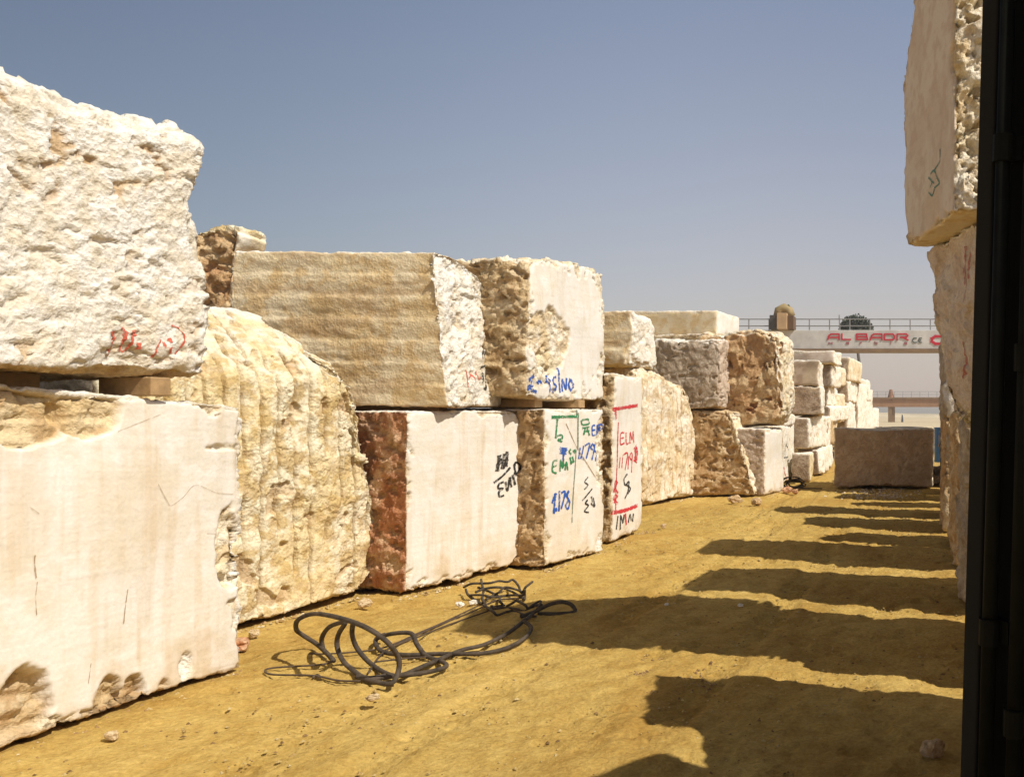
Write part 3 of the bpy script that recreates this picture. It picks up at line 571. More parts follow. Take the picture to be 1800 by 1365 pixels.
# ------------------------------------------------------------------ dark container at the right edge
DK = plain_mat('dark_green_steel', (.003,.003,.0025), .7, .4, 6, bump=.15)
DK2 = plain_mat('dark_bar_steel', (.006,.0065,.005), .6, .4, 10, metallic=.1)
DKY = plain_mat('dull_yellow_panel', (.02,.012,.002), .7, .4, 8)
for m_ in (DK, DK2, DKY): m_.node_tree.nodes['Principled BSDF'].inputs['Specular IOR Level'].default_value = .08
lean = math.radians(2.1); ang = math.radians(-42)
ct = empty('shipping_container', (.125, 2.5, 0)); ct.rotation_euler = (0, lean, ang)
tag(ct, 'dark steel container end with vertical locking bars at the right edge of the lane', 'container')
m = MB(); m.box((.035,.0,.12),(2.4,1.25,2.9)); m.build('body', DK, ct, bevel=.01)
m = MB(); m.box((0,-.03,.05),(.055,.08,3.0)); m.build('corner_post', plain_mat('black_gasket', (.002,.002,.002), .9, .2), ct, bevel=.006)
for xx, zc in ((.1, (1.02,2.3)), (.19, (.8,1.75))):
    m = MB(); m.cyl((xx,-.045,.1),(xx,-.045,2.95), .021, 14); lb = m.build('locking_bar', DK2, ct, smooth=True)
    for z in zc:
        m = MB(); m.cyl((xx,-.045,z-.035),(xx,-.045,z+.035), .030, 14); m.box((xx-.05,-.03,z-.03),(xx+.05,-.002,z+.03)); m.build('bar_collar', DK2, lb)
m = MB(); m.box((.235,-.012,1.18),(.42,-.001,1.36)); m.build('yellow_plate', DKY, ct, bevel=.004)
m = MB(); m.box((.14,-.02,.12),(.155,-.001,2.9)); m.box((.255,-.02,.12),(.27,-.001,2.9)); m.build('panel_rib', DK, ct)

# ------------------------------------------------------------------ gantry cranes
CW = plain_mat('grey_white_crane_paint', (.60,.59,.58), .5, .28, .9, bump=0)
CB = plain_mat('brown_crane_flange', (.26,.17,.10), .7, .3, 2)
RAIL = plain_mat('grey_rail_steel', (.25,.25,.26), .5, .2, 4)
RED = plain_mat('red_sign_paint', (.55,.02,.05), .5, .1, 4, bump=0); GRN = plain_mat('dark_green_sign_paint', (.06,.09,.08), .5, .1, 4, bump=0)
D = 55.0
cr = empty('gantry_crane', (at(1450,725,D).x, D, 0)); tag(cr, 'long white gantry crane beam with red lettering and railing across the far yard', 'crane')
o0 = Vector((cr.location.x, D, 0)); rel = lambda px, py, dy=0: at(px, py, D)-o0+Vector((0,dy,0))
def rbox(m, px0, py0, px1, py1, y0, y1):
    a = rel(px0, py1); b = rel(px1, py0); m.box((a.x, y0, a.z), (b.x, y1, b.z)); return m
rbox(MB(), 1170, 580, 1790, 613, 0, 1.1).build('beam', CW, cr, bevel=.03)
rbox(MB(), 1170, 613.3, 1790, 618.5, -.12, 1.2).build('lower_flange', CB, cr, bevel=.01)
m = MB()
for py in (560.5, 572.5): a = rel(1170, py); b = rel(1790, py); m.cyl((a.x,.1,a.z),(b.x,.1,b.z), .035, 6)
for k in range(18):
    px = 1174+k*35.5; a = rel(px, 580); b = rel(px, 560); m.cyl((a.x,.1,a.z-.02),(b.x,.1,b.z), .04, 6)
a = rel(1476,580); b = rel(1475,553); m.cyl((a.x,.1,a.z),(b.x,.1,b.z), .04, 6)
m.build('railing', RAIL, cr)
for px in (1185, 1775):
    m = MB(); p = rel(px, 618)
    for sy in (-2.2, 3.3): m.tube([(p.x, sy, 0), (p.x, .55+(sy-.55)*.25, p.z)], .3, 4)
    m.box((p.x-.3,-2.6,0.0),(p.x+.3,3.7,.5)); m.build('leg', CW, cr)
tr = rbox(MB(), 1368.5, 552, 1386, 580, -.7, .7).build('hoist_cabinet', plain_mat('tan_cabinet_paint', (.52,.35,.2), .6, .2, 2), cr, bevel=.02)
rbox(MB(), 1355, 555, 1368, 580, -.5, .5).build('motor_housing', plain_mat('dark_grey_motor', (.08,.075,.07), .6, .2, 3), tr, bevel=.02)
rbox(MB(), 1386.3, 556, 1397, 580, -.5, .6).build('side_panel', plain_mat('brown_panel', (.14,.08,.04), .7, .2, 3), tr, bevel=.02)
p = rel(1378, 546); m = MB(); m.tube([(p.x-.36,0,p.z-.35),(p.x-.3,0,p.z),(p.x,0,p.z+.17),(p.x+.3,0,p.z),(p.x+.42,0,p.z-.35)], .3, 10); m.build('cable_drum', plain_mat('dusty_drum', (.36,.27,.13), .8, .3, 3), tr, smooth=True)
q = rel(1388, 537); m = MB(); m.tube([(p.x+.12,0,p.z+.2),(q.x,0,q.z)], .1, 6); m.build('lever', plain_mat('green_lever', (.1,.13,.06), .7, .2), tr)
# lettering: strokes in a unit cell, extruded from the beam face
def letters(name, mat, glyphs, thick, parent=cr, yo=-.03):
    m = MB()
    for (px0, px1, py0, py1, strokes) in glyphs:
        for (x0, y0, x1, y1) in strokes:
            A = rel(px0+(px1-px0)*x0, py0+(py1-py0)*y0); B = rel(px0+(px1-px0)*x1, py0+(py1-py0)*y1)
            d = (B-A); L = d.length; th = math.atan2(d.z, d.x); M = Matrix.Translation((A.x, yo, A.z)) @ Matrix.Rotation(-th, 4, 'Y')
            m.box((-thick/2, 0, -thick/2), (L+thick/2, .026, thick/2), M)
            yo -= .0004
    return m.build(name, mat, parent)
gA = [(.0,1,.12,.25),(.12,.25,.3,0),(.3,0,1,0),(1,0,1,1),(.12,.62,1,.62)]; gL = [(.0,0,.0,1),(.0,1,1,1)]
gB = [(0,0,0,1),(0,0,.9,0),(.9,0,.95,.5),(0,.5,.95,.5),(.95,.5,1,1),(0,1,1,1)]; gD = [(0,0,0,1),(0,0,.85,0),(.85,0,1,.3),(1,.3,1,.75),(1,.75,.85,1),(.85,1,0,1)]
gR = [(0,1,0,0),(0,0,.85,0),(.85,0,1,.25),(1,.25,.85,.55),(.3,.55,.85,.55),(.5,.55,1,1)]
letters('red_lettering', RED, [(1455,1475,587,596.5,gA),(1480,1495,587,596.5,gL),(1506,1525,587,596.5,gB),(1530,1550,587,597,gA),(1555,1572,587,597,gD),(1577,1596,587,597.5,gR)], .085)
gm = [(0,1,0,0),(0,0,.5,.6),(.5,.6,1,0),(1,0,1,1)]; ga = [(0,0,1,0),(1,0,1,1),(0,.5,1,.5),(0,.5,0,1),(0,1,1,1)]; gr = [(0,0,0,1),(0,.1,1,0)]; gb = [(0,-.6,0,1),(0,.1,1,.1),(1,.1,1,1),(0,1,1,1)]; gl = [(.5,-.6,.5,1)]; ge = [(1,1,0,1),(0,1,0,0),(0,0,1,0),(1,0,1,.5),(0,.5,1,.5)]
DR = plain_mat('dull_red_sign_paint', (.4,.12,.16), .5, .1, 4, bump=0)
for g_ in [(1457,1463,601.5,604.5,gm),(1488,1492,601.5,604.5,ga),(1512,1515,601.5,604.5,gr),(1538,1542,601.5,604.5,gb),(1564,1568,601.5,604.5,gl),(1590,1594,602,605,ge)]: letters('small_letter', DR, [g_], .035)
letters('ce_mark', GRN, [(1604.5,1611,594,601.5,[(1,0,.3,0),(.3,0,0,.3),(0,.3,0,.7),(0,.7,.3,1),(.3,1,1,1)]),(1615,1620,594,601.5,[(1,0,.3,0),(.3,0,0,.3),(0,.3,0,.7),(0,.7,.3,1),(.3,1,1,1),(0,.5,.8,.5)])], .05)
letters('red_emblem', RED, [(1638,1656,591,604,[(1,0,.35,0),(.35,0,0,.3),(0,.3,0,.7),(0,.7,.35,1),(.35,1,1,1)])], .16)
# second crane, farther
D2 = 150.0
c2 = empty('gantry_crane', (at(1566,725,D2).x, D2, 0)); tag(c2, 'distant low brown gantry crane beyond the end of the block row', 'crane')
o2 = Vector((c2.location.x, D2, 0))
def rb2(m, px0, py0, px1, py1, y0, y1):
    a = at(px0, py1, D2)-o2; b = at(px1, py0, D2)-o2; m.box((a.x,y0,a.z),(b.x,y1,b.z)); return m
rb2(MB(), 1480, 701, 1800, 715, 0, 1.4).build('beam', plain_mat('rusty_crane_paint', (.36,.2,.11), .7, .25, .8), c2, bevel=.03)
rb2(MB(), 1480, 698, 1800, 701, -.2, 1.6).build('top_flange', CB, c2)
m = MB()
for py in (688, 693): a = at(1480,py,D2)-o2; b = at(1800,py,D2)-o2; m.cyl((a.x,.2,a.z),(b.x,.2,b.z), .03, 5)
for k in range(22): a = at(1482+k*15,698,D2)-o2; b = at(1482+k*15,688,D2)-o2; m.cyl((a.x,.2,a.z),(b.x,.2,b.z), .035, 5)
m.build('railing', RAIL, c2)
m = MB(); a = at(1561,715,D2)-o2; m.box((a.x,.1,0),(a.x+.65,1.2,a.z)); m.box((a.x+.65,.4,0),(a.x+1.15,1.2,a.z)); m.build('leg', CB, c2)
m = MB(); a = at(1790,715,D2)-o2; m.box((a.x,.1,0),(a.x+1,1.2,a.z)); m.build('leg', CB, c2)
m = MB(); a = at(1559,701,D2)-o2; b = at(1573,684,D2)-o2; m.tube([((a.x+b.x)/2,.6,a.z-.3),((a.x+b.x)/2,.6,a.z+.6),((a.x+b.x)/2,.6,b.z)], .5, 8, rf=lambda t: .75-.5*t); m.build('hoist_trolley', plain_mat('rust_trolley', (.34,.17,.1), .8, .3, 2), c2, smooth=False)

# ------------------------------------------------------------------ tree behind the crane
rnd = random.Random(5); DT = 92.0
LEAF = plain_mat('dark_leaves', (.035,.05,.032), .7, .5, 1.2, bump=0); BARK = plain_mat('grey_bark', (.13,.11,.1), .9, .3, 3)
tr_ = empty('tree', (at(1511,725,DT).x, DT, 0)); tag(tr_, 'dark leafy tree crown showing above the lettered crane beam', 'tree')
zc = at(1500,578,DT).z; xr0 = at(1500,725,DT).x-tr_.location.x
m = MB(); m.tube([(0,0,0),(.05,.1,3.2),(.0,.1,6.4),(xr0*.6,.1,zc-.6),(xr0,0,zc+.4)], .2, 8, rf=lambda t: .24-.14*t)
for dx, dz in ((-1,.3),(1.1,.4),(.2,1)): m.tube([(xr0*.5,.1,zc-.9),(xr0+dx,.2,zc+dz)], .07, 5)
m.build('trunk', BARK, tr_, smooth=True)
cv = []; cf = []
lobes = [(1488,576,.8),(1497,571,1.05),(1506,570,1.1),(1516,572,.95),(1523,577,.75),(1484,581,.6),(1502,580,1.1),(1514,583,1.0),(1494,584,.9)]
for (px, py, r_) in lobes:
    c = at(px, py, DT)-Vector((tr_.location.x, DT, 0))
    for _ in range(420):
        d = Vector((rnd.gauss(0,1), rnd.gauss(0,1.2), rnd.gauss(0,1))).normalized()*r_*(rnd.random()**.4)
        p = c+d; n = Vector((rnd.gauss(0,1), rnd.gauss(0,1), rnd.gauss(0,1))).normalized(); a = n.orthogonal().normalized()*.16; b = n.cross(a)
        k = len(cv); cv += [tuple(p-a), tuple(p+b*.6), tuple(p+a), tuple(p-b*.6)]; cf.append((k,k+1,k+2,k+3))
me = bpy.data.meshes.new('crown'); me.from_pydata(cv, [], cf); link('crown', me, tr_, LEAF)

# ------------------------------------------------------------------ ground
def ground_mat():
    m, nt, b = nodes('dusty_ochre_ground'); L = nt.links.new
    tc = N_(nt, 'ShaderNodeTexCoord')
    def nz(scale, det=6., ro=.6):
        n = N_(nt, 'ShaderNodeTexNoise', Scale=scale, Detail=det, Roughness=ro); L(tc.outputs['Object'], n.inputs['Vector']); return n
    a = nz(.7); c = nz(6., 8., .7); d = nz(45., 6., .7)
    r1 = N_(nt, 'ShaderNodeValToRGB'); L(a.outputs['Fac'], r1.inputs['Fac'])
    r1.color_ramp.elements[0].position = .32; r1.color_ramp.elements[0].color = (.53,.36,.105,1)
    r1.color_ramp.elements[1].position = .68; r1.color_ramp.elements[1].color = (.60,.435,.145,1)
    r2 = N_(nt, 'ShaderNodeValToRGB'); L(c.outputs['Fac'], r2.inputs['Fac'])
    r2.color_ramp.elements[0].position = .33; r2.color_ramp.elements[0].color = (.76,.67,.52,1)
    r2.color_ramp.elements[1].position = .62; r2.color_ramp.elements[1].color = (1.06,1.06,1.06,1)
    mx = N_(nt, 'ShaderNodeMix', data_type='RGBA', blend_type='MULTIPLY'); mx.inputs['Factor'].default_value = .8
    L(r1.outputs['Color'], mx.inputs['A']); L(r2.outputs['Color'], mx.inputs['B'])
    r3 = N_(nt, 'ShaderNodeValToRGB'); L(d.outputs['Fac'], r3.inputs['Fac'])
    r3.color_ramp.elements[0].position = .3; r3.color_ramp.elements[0].color = (.6,.55,.5,1)
    r3.color_ramp.elements[1].position = .6; r3.color_ramp.elements[1].color = (1.05,1.05,1.05,1)
    mx2 = N_(nt, 'ShaderNodeMix', data_type='RGBA', blend_type='MULTIPLY'); mx2.inputs['Factor'].default_value = .7
    L(mx.outputs['Result'], mx2.inputs['A']); L(r3.outputs['Color'], mx2.inputs['B'])
    big = N_(nt, 'ShaderNodeTexNoise', Scale=.55, Detail=5.0, Roughness=.6); mpv = N_(nt, 'ShaderNodeMapping'); mpv.inputs['Scale'].default_value = (1.6,.5,1); mpv.inputs['Rotation'].default_value = (0,0,-.1)
    L(tc.outputs['Object'], mpv.inputs['Vector']); L(mpv.outputs['Vector'], big.inputs['Vector'])
    rb = N_(nt, 'ShaderNodeValToRGB'); L(big.outputs['Fac'], rb.inputs['Fac']); e = rb.color_ramp.elements
    e[0].position = .38; e[0].color = (.80,.70,.58,1); e[1].position = .66; e[1].color = (1.12,1.14,1.22,1); k_ = e.new(.5); k_.color = (1,1,1,1)
    mxb = N_(nt, 'ShaderNodeMix', data_type='RGBA', blend_type='MULTIPLY'); mxb.inputs['Factor'].default_value = .7; L(mx2.outputs['Result'], mxb.inputs['A']); L(rb.outputs['Color'], mxb.inputs['B']); mx2 = mxb
    # far ground painted paler, as if seen through haze
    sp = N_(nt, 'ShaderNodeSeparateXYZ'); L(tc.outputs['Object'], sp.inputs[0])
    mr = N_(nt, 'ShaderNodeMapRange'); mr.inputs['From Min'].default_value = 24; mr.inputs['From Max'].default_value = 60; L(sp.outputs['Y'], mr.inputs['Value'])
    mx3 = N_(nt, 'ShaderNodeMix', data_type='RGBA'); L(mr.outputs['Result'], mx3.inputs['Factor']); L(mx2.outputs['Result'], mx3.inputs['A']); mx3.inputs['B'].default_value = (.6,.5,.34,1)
    L(mx3.outputs['Result'], b.inputs['Base Color']); b.inputs['Roughness'].default_value = .95; b.inputs['Specular IOR Level'].default_value = .1
    ad = N_(nt, 'ShaderNodeMath', operation='ADD'); L(c.outputs['Fac'], ad.inputs[0]); L(d.outputs['Fac'], ad.inputs[1])
    vo = N_(nt, 'ShaderNodeTexVoronoi', Scale=26.0); L(tc.outputs['Object'], vo.inputs['Vector'])
    a3 = N_(nt, 'ShaderNodeMath', operation='MULTIPLY_ADD'); a3.inputs[1].default_value = .5; L(vo.outputs['Distance'], a3.inputs[0]); L(ad.outputs[0], a3.inputs[2])
    bp = N_(nt, 'ShaderNodeBump', Strength=.65, Distance=.022); L(a3.outputs[0], bp.inputs['Height']); L(bp.outputs['Normal'], b.inputs['Normal'])
    return m
def axis(lo, hi, step, far, g=1.22):
    c = list(np.arange(lo, hi, step)); s = step; x = hi
    while x < far: c.append(x); s *= g; x += s
    c.append(far); s = step; x = lo-step; pre = []
    while x > -far: pre.append(x); s *= g; x -= s
    pre.append(-far); return np.array(pre[::-1]+c)
gx = axis(-6.5, 1.2, .024, 4000); gy = axis(3.4, 14.0, .024, 4000)
X, Y = np.meshgrid(gx, gy, indexing='ij'); P = np.stack([X.ravel(), Y.ravel(), np.zeros(X.size)], 1)
nearm = sst(-np.abs(P[:,1]-8)-np.abs(P[:,0]+2.5)*.5, -40, -10)
Z = (.022*fbm(P*.8, 5, 3)+.016*fbm(P*4, 6, 4, .6)+.007*ridged(P*14, 7, 3))*nearm
rut = np.sin((P[:,0]*.92+P[:,1]*.30)*9+2*noise(P*.6, 9))*sst(noise(P*.5, 12), 0, .3)*.008*nearm
hole = sst(fbm(P*2.1, 15, 4, .6), .3, .55)*.02*nearm
trk = np.zeros(len(P))
for tx in (-3.05, -1.45, -2.5):
    cx_ = tx+.12*np.sin(P[:,1]*.35+tx)+.03*P[:,1]; dx = np.abs(P[:,0]-cx_); band = sst(.13-dx, 0, .04)
    lug = sst(np.sin((P[:,1]+dx*.8)*2*math.pi/.11), -.2, .5)
    trk += band*(-.020+.014*lug)*sst(noise(P*.45+tx, 33), -.35, .1)+sst(.06-np.abs(dx-.17), 0, .05)*.006
P[:,2] = Z+rut-hole-.012+trk*nearm+.0045*fbm(P*24, 41, 3, .6)*nearm
ii = (np.arange(len(gx)-1)[:,None]*len(gy)+np.arange(len(gy)-1)[None,:]).ravel()
g = link('ground', mesh_np('ground', P, np.stack([ii, ii+len(gy), ii+len(gy)+1, ii+1], 1)), None, ground_mat()); g['kind'] = 'structure'
# low spoil banks at the horizon
hp = []; hq = []; nn_ = 160
xs = np.linspace(-420, 320, nn_); hh = np.clip(1.2+2.2*fbm(np.stack([xs*.012, xs*0, xs*0],1), 3, 4)+1.0*np.abs(noise(np.stack([xs*.05, xs*0+4, xs*0],1), 8)), .4, 5)
rows = [(-22,-.2),(-10,.55),(0,1.0),(12,.5),(26,-.2)]
HV = np.array([[x, 330+dy+8*math.sin(x*.01), h_*k] for (dy, k) in rows for x, h_ in zip(xs, hh)])
ii = (np.arange(4)[:,None]*nn_+np.arange(nn_-1)[None,:]).ravel()
o = link('hills', mesh_np('hills', HV, np.stack([ii, ii+1, ii+nn_+1, ii+nn_], 1)), None, plain_mat('pale_spoil', (.62,.52,.36), .95, .3, .05)); o['kind'] = 'structure'

# ------------------------------------------------------------------ loose stones and gravel
def rock(name, loc, s, pal, seed, flat=.6, sub=3):
    import bmesh
    bm = bmesh.new(); bmesh.ops.create_icosphere(bm, subdivisions=sub, radius=1)
    me = bpy.data.meshes.new(name); bm.to_mesh(me); bm.free()
    V = np.zeros(len(me.vertices)*3, np.float32); me.vertices.foreach_get('co', V); V = V.reshape(-1,3)
    r_ = 1+.45*noise(V*1.1+seed*3.1, seed)+.25*noise(V*2.6+seed, seed+1); V = np.sign(V)*np.abs(V)**.8*r_[:,None]
    V = V*np.array([1, .75, flat])*s; V[:,2] -= V[:,2].min()
    me.vertices.foreach_set('co', V.ravel())
    c = palmix(pal, V/s*.6+seed, seed); a = me.color_attributes.new('stone_colour', 'FLOAT_COLOR', 'POINT')
    a.data.foreach_set('color', np.concatenate([c, np.ones((len(V),1))], 1).astype(np.float32).ravel())
    b = me.attributes.new('roughness_mask', 'FLOAT', 'POINT'); b.data.foreach_set('value', np.ones(len(V), np.float32)); me.update()
    o = link(name, me, None, STONE); o.location = loc; o.rotation_euler = (0,0,seed*1.7); return o
RUB = 'loose stones lying in the yard'
for i, (px, py, s, pal, lab) in enumerate([
    (420,1143,.07,'rust','reddish stone in front of the drilled boulder'), (395,1135,.05,'tan_rough','tan stone between the pale sawn block and the drilled boulder'), (446,1120,.045,'tan_rough','small tan stone under the drilled boulder edge'),
    (832,1062,.03,'white_rough','white chip just past the rusty sided block corner'), (808,1067,.035,'white_rough','white chip beside the dark gap of the rusty sided block'), (640,1068,.05,'tan_rough','tan lump near the drilled boulder far corner'),
    (1302,1066,.022,'white_rough','white splinter on the sunlit strip in the middle lane'), (1172,1064,.018,'white_rough','pale chip left of the white splinter'), (1384,866,.1,'rust','reddish stone by the wire tangle at the far blocks'), (1398,868,.08,'rust','second reddish stone, closer to the wire tangle'),
    (1100,935,.06,'tan_rough','tan stone by the red framed block'), (1166,928,.05,'brown','small brown stone on the ground ahead of the tooled boulder'), (1292,885,.11,'brown','flat brown stone before the tapering boulder'), (1330,888,.1,'brown','flat brown stone near the mauve sided block'),
    (655,1232,.03,'tan_rough','small tan stone right below the hose coil'), (195,1300,.035,'tan_rough','small tan stone below the pale sawn block'), (1640,1330,.06,'brown','stone in the foreground shadow close to the container')]):
    tag(rock('rubble_stone', gd(px, py), s, pal, i+3), lab, 'stone', RUB)
for i, (px, py, dd_) in enumerate([(1643,800,20.5),(1648,825,20.2),(1644,845,19.6),(1650,786,21)]):
    p = at(px, 800, dd_); tag(rock('rubble_stone', (p.x, dd_, 0 if i != 1 else .0), .28-.04*i, 'rose_grey', 40+i), 'grey rubble stone heaped between the wide grey block and the right row', 'stone', 'rubble beside the wide grey block')
gv = []; gf = []; gcol = []; rr_ = np.random.RandomState(4); rnd = random.Random(9)
ico = [(0,0,1),(.9,0,.1),(.28,.85,.1),(-.72,.53,.1),(-.72,-.53,.1),(.28,-.85,.1)]
def pebble(x, y, s, c):
    k = len(gv); a = rnd.random()*6.28; ca, sa = math.cos(a), math.sin(a); e = .5+rnd.random()*.5
    z = -.012+.0
    for (u, v, w_) in ico:
        u *= s*(.8+.4*rnd.random()); v *= s*e; gv.append((x+u*ca-v*sa, y+u*sa+v*ca, z+w_*s*.7)); gcol.append(c)
    gf.extend([(k,k+1,k+2),(k,k+2,k+3),(k,k+3,k+4),(k,k+4,k+5),(k,k+5,k+1)])
for _ in range(6500):
    y = 3.6+12*rnd.random()**1.6; x = rnd.uniform(-5.2, .6)
    if x < -4.2+.04*y: continue
    c = rnd.choice([(.55,.40,.15),(.42,.28,.1),(.2,.12,.05),(.28,.17,.07),(.55,.42,.2),(.5,.36,.14)]); pebble(x, y, .004+.012*rnd.random()**4+.0006*y, c)
for _ in range(300):
    p = gd(rnd.gauss(1540,35), rnd.uniform(858,876)); pebble(p.x, p.y, rnd.uniform(.015,.045), rnd.choice([(.62,.48,.32),(.45,.32,.2),(.72,.6,.44)]))
feet = [(N1,F1),(N2,F2),(N3,F3),(N4,F4),(N5,F5),(N6,F6),((-3.05,16.75),(-2.95,17.6)),((-2.87,16.95),(-2.72,18.2))]
for (a_, b_) in feet:   # crumbs and dust banked against the feet of the blocks
    a = Vector(a_); b = Vector(b_); d_ = b-a; nr = Vector((d_.y, -d_.x)).normalized()
    for _ in range(int(120*d_.length)):
        p = a+d_*rnd.uniform(-.1,1.08)+nr*(abs(rnd.gauss(0,.08))-.02); pebble(p.x, p.y, .004+.022*rnd.random()**3+.0004*p.y, rnd.choice([(.56,.42,.2),(.45,.28,.12),(.68,.56,.36),(.5,.36,.15),(.36,.22,.09)]))
for _ in range(900):   # the broken-up patch in the middle
    p = gd(rnd.gauss(1130,48), rnd.gauss(1187,15)); pebble(p.x, p.y, rnd.uniform(.004,.02), rnd.choice([(.3,.18,.08),(.42,.28,.12),(.22,.13,.06)]))
me = bpy.data.meshes.new('gravel'); me.from_pydata(gv, [], gf); me.update()
a = me.color_attributes.new('stone_colour', 'FLOAT_COLOR', 'POINT'); a.data.foreach_set('color', np.array([(*c, 1) for c in gcol], np.float32).ravel())
b = me.attributes.new('roughness_mask', 'FLOAT', 'POINT'); b.data.foreach_set('value', np.ones(len(gv), np.float32))
tag(link('gravel', me, None, STONE), 'small stones and stone chips strewn over the ochre ground', 'gravel', kind='stuff')

# ------------------------------------------------------------------ hose and wires
RUBB = plain_mat('dusty_black_rubber', (.075,.055,.038), .85, .75, 18, bump=.35); WIRE = plain_mat('rusty_wire', (.09,.06,.04), .75, .4, 30, bump=0)
zp = lambda zx, zy, h=.014: gd(440+.3444*zx, 980+.3444*zy, h)
def hose(m, pts, r, n=8):
    m.tube(smooth_path([zp(*p) for p in pts], .025), r, n); return m
m = MB()
R_ = .0145
hose(m, [(425,525),(395,490,.02),(340,440,.05),(270,395,.1),(235,365,.16),(245,315,.27),(330,285,.33),(470,310,.36),(600,360,.33),(700,430,.25),(755,510,.14),(755,580,.06),(720,640,.016),(640,632),(545,605)], R_)
hose(m, [(372,470,.02),(365,410,.1),(400,355,.2),(460,330,.28),(485,330,.30),(450,390,.2),(443,450,.12),(470,520,.05),(520,570,.016),(590,612),(690,600)], R_)
hose(m, [(525,330,.31),(520,390,.2),(545,460,.1),(610,535,.02),(700,592),(770,598),(870,558),(970,515),(1080,470),(1200,440),(1320,380),(1400,318,.03),(1440,290,.03)], R_)
hose(m, [(690,390,.06),(650,405,.05),(640,440,.03),(680,480),(800,495),(940,490),(1080,490),(1200,485),(1320,455),(1410,400),(1432,355,.02),(1400,325,.04)], R_)
hose(m, [(650,410,.06),(720,387,.11),(820,385,.12),(850,440,.07),(900,500),(990,535),(985,562),(860,590),(720,604),(600,625)], R_)
hose(m, [(1380,300,.02),(1450,275,.04),(1520,240,.08),(1590,225,.09),(1640,240,.06),(1655,275),(1580,285),(1470,285)], R_*1.1)
tag(m.build('rubber_hose', RUBB, None, smooth=True), 'dusty black rubber hose thrown down in open loops on the ochre ground', 'hose')
m = MB()
for p in ([(420,528),(350,545),(120,560),(75,577),(120,595),(320,600),(450,625),(560,628)], [(300,488),(420,488),(620,470),(730,440),(860,382),(1000,322),(1160,245)], [(600,590),(660,500),(740,448),(870,398),(1010,342),(1200,275),(1300,240)], [(640,530),(800,512),(900,505)], [(700,465),(860,390),(1000,328),(1160,262),(1260,215),(1390,205)], [(330,598),(360,610),(340,595),(320,610)]):
    hose(m, p, .006, 6)
tag(m.build('steel_wire', WIRE, None, smooth=True), 'thin rusty wire trailing on the ground around the black hose', 'wire')
m = MB(); tj = random.Random(3)
for p in ([(1100,160,.05),(1130,205),(1180,232),(1250,185,.05),(1300,150,.1),(1390,172,.05),(1440,122,.12)], [(1178,110,.12),(1190,170,.06),(1200,235)], [(1090,150,.05),(1180,130,.1),(1270,118,.12),(1340,112,.1),(1380,175,.05),(1400,212)], [(1230,245),(1300,255),(1400,272),(1480,220,.06),(1460,265)],
          [(1190,240),(1260,292),(1340,272),(1460,300)], [(1120,190,.03),(1240,200,.05),(1380,190,.04),(1400,160,.1)], [(1160,150,.08),(1270,200,.03),(1290,240),(1210,260)], [(1310,245),(1360,220,.06),(1420,262),(1490,240,.05)], [(1150,175,.08),(1270,150,.1),(1390,205,.02)]):
    q = []
    for a_, b_ in zip(p[:-1], p[1:]):
        q.append(a_); q.append(((a_[0]+b_[0])/2+tj.uniform(-14,14), (a_[1]+b_[1])/2+tj.uniform(-9,9), max(.012, ((a_[2] if len(a_)>2 else .012)+(b_[2] if len(b_)>2 else .012))/2+tj.uniform(-.02,.03))))
    hose(m, q+[p[-1]], .0105, 6)
tag(m.build('cable_tangle', RUBB, None, smooth=True), 'tangled knot of dark cables against the foot of the rusty sided block', 'cable')
m = MB(); rnd = random.Random(21)
c0 = gd(1396, 858)
for k in range(7):
    r_ = rnd.uniform(.12,.28); ph = rnd.random()*6; tilt = rnd.uniform(.3,1.2); dx = rnd.uniform(-.12,.12)
    m.tube([c0+Vector((dx+r_*math.cos(t_+ph)*1.1, r_*math.sin(t_+ph)*math.cos(tilt)*.8, max(.015, .02+r_*math.sin(tilt)*(1+math.sin(t_+ph))*.6))) for t_ in np.linspace(0, 5.4, 26)], .014, 6)
m.tube([c0+Vector((.1,-.1,.02)), c0+Vector((.35,-.25,.02)), c0+Vector((.62,-.28,.02))], .014, 6)
tag(m.build('wire_tangle', RUBB, None, smooth=True), 'small wire tangle at the foot of the white scrawled block', 'wire')
# small far things
m = MB(); p = at(1653,757,23.0); 
m.tube([(p.x,23,0),(p.x,23,.04),(p.x,23,.44),(p.x,23,.5),(p.x,23,.86),(p.x,23,.9)], .29, 18, rf=lambda t: .29)
for z in (.04,.45,.88): m.tube([(p.x,23,z-.015),(p.x,23,z+.015)], .305, 18)
m.v = [(a-p.x, b-23, c+.32) for a, b, c in m.v]
o = m.build('barrel', plain_mat('blue_plastic', (.03,.12,.3), .5, .15, 8), None, smooth=False); o.location = (p.x,23,0); o.scale = (.55,.55,1); tag(o, 'blue barrel half hidden past the right end of the wide grey block', 'barrel')
m = MB(); m.box((-.8,-.6,0),(.8,.6,.3)); 
for k, (px, hh_) in enumerate([(1586, 735-724), (1543, 12)]):
    p = at(px, 725, 150); m = MB(); m.tube([(0,0,0),(.02,0,.6),(0,0,1.0)], .16, 8, rf=lambda t: .2-.06*t); m.tube([(0,0,1.0),(0,0,1.12),(0,0,1.25)], .1, 8)
    o = m.build('marker_post', plain_mat('dark_post_paint', (.08,.09,.11), .7, .3), None); o.location = p.xy.to_3d(); tag(o, ['dark marker post on the far pale ground, right of the distant crane leg','dark marker post at the end of the left row, left of the distant crane leg'][k], 'post', 'far marker posts')

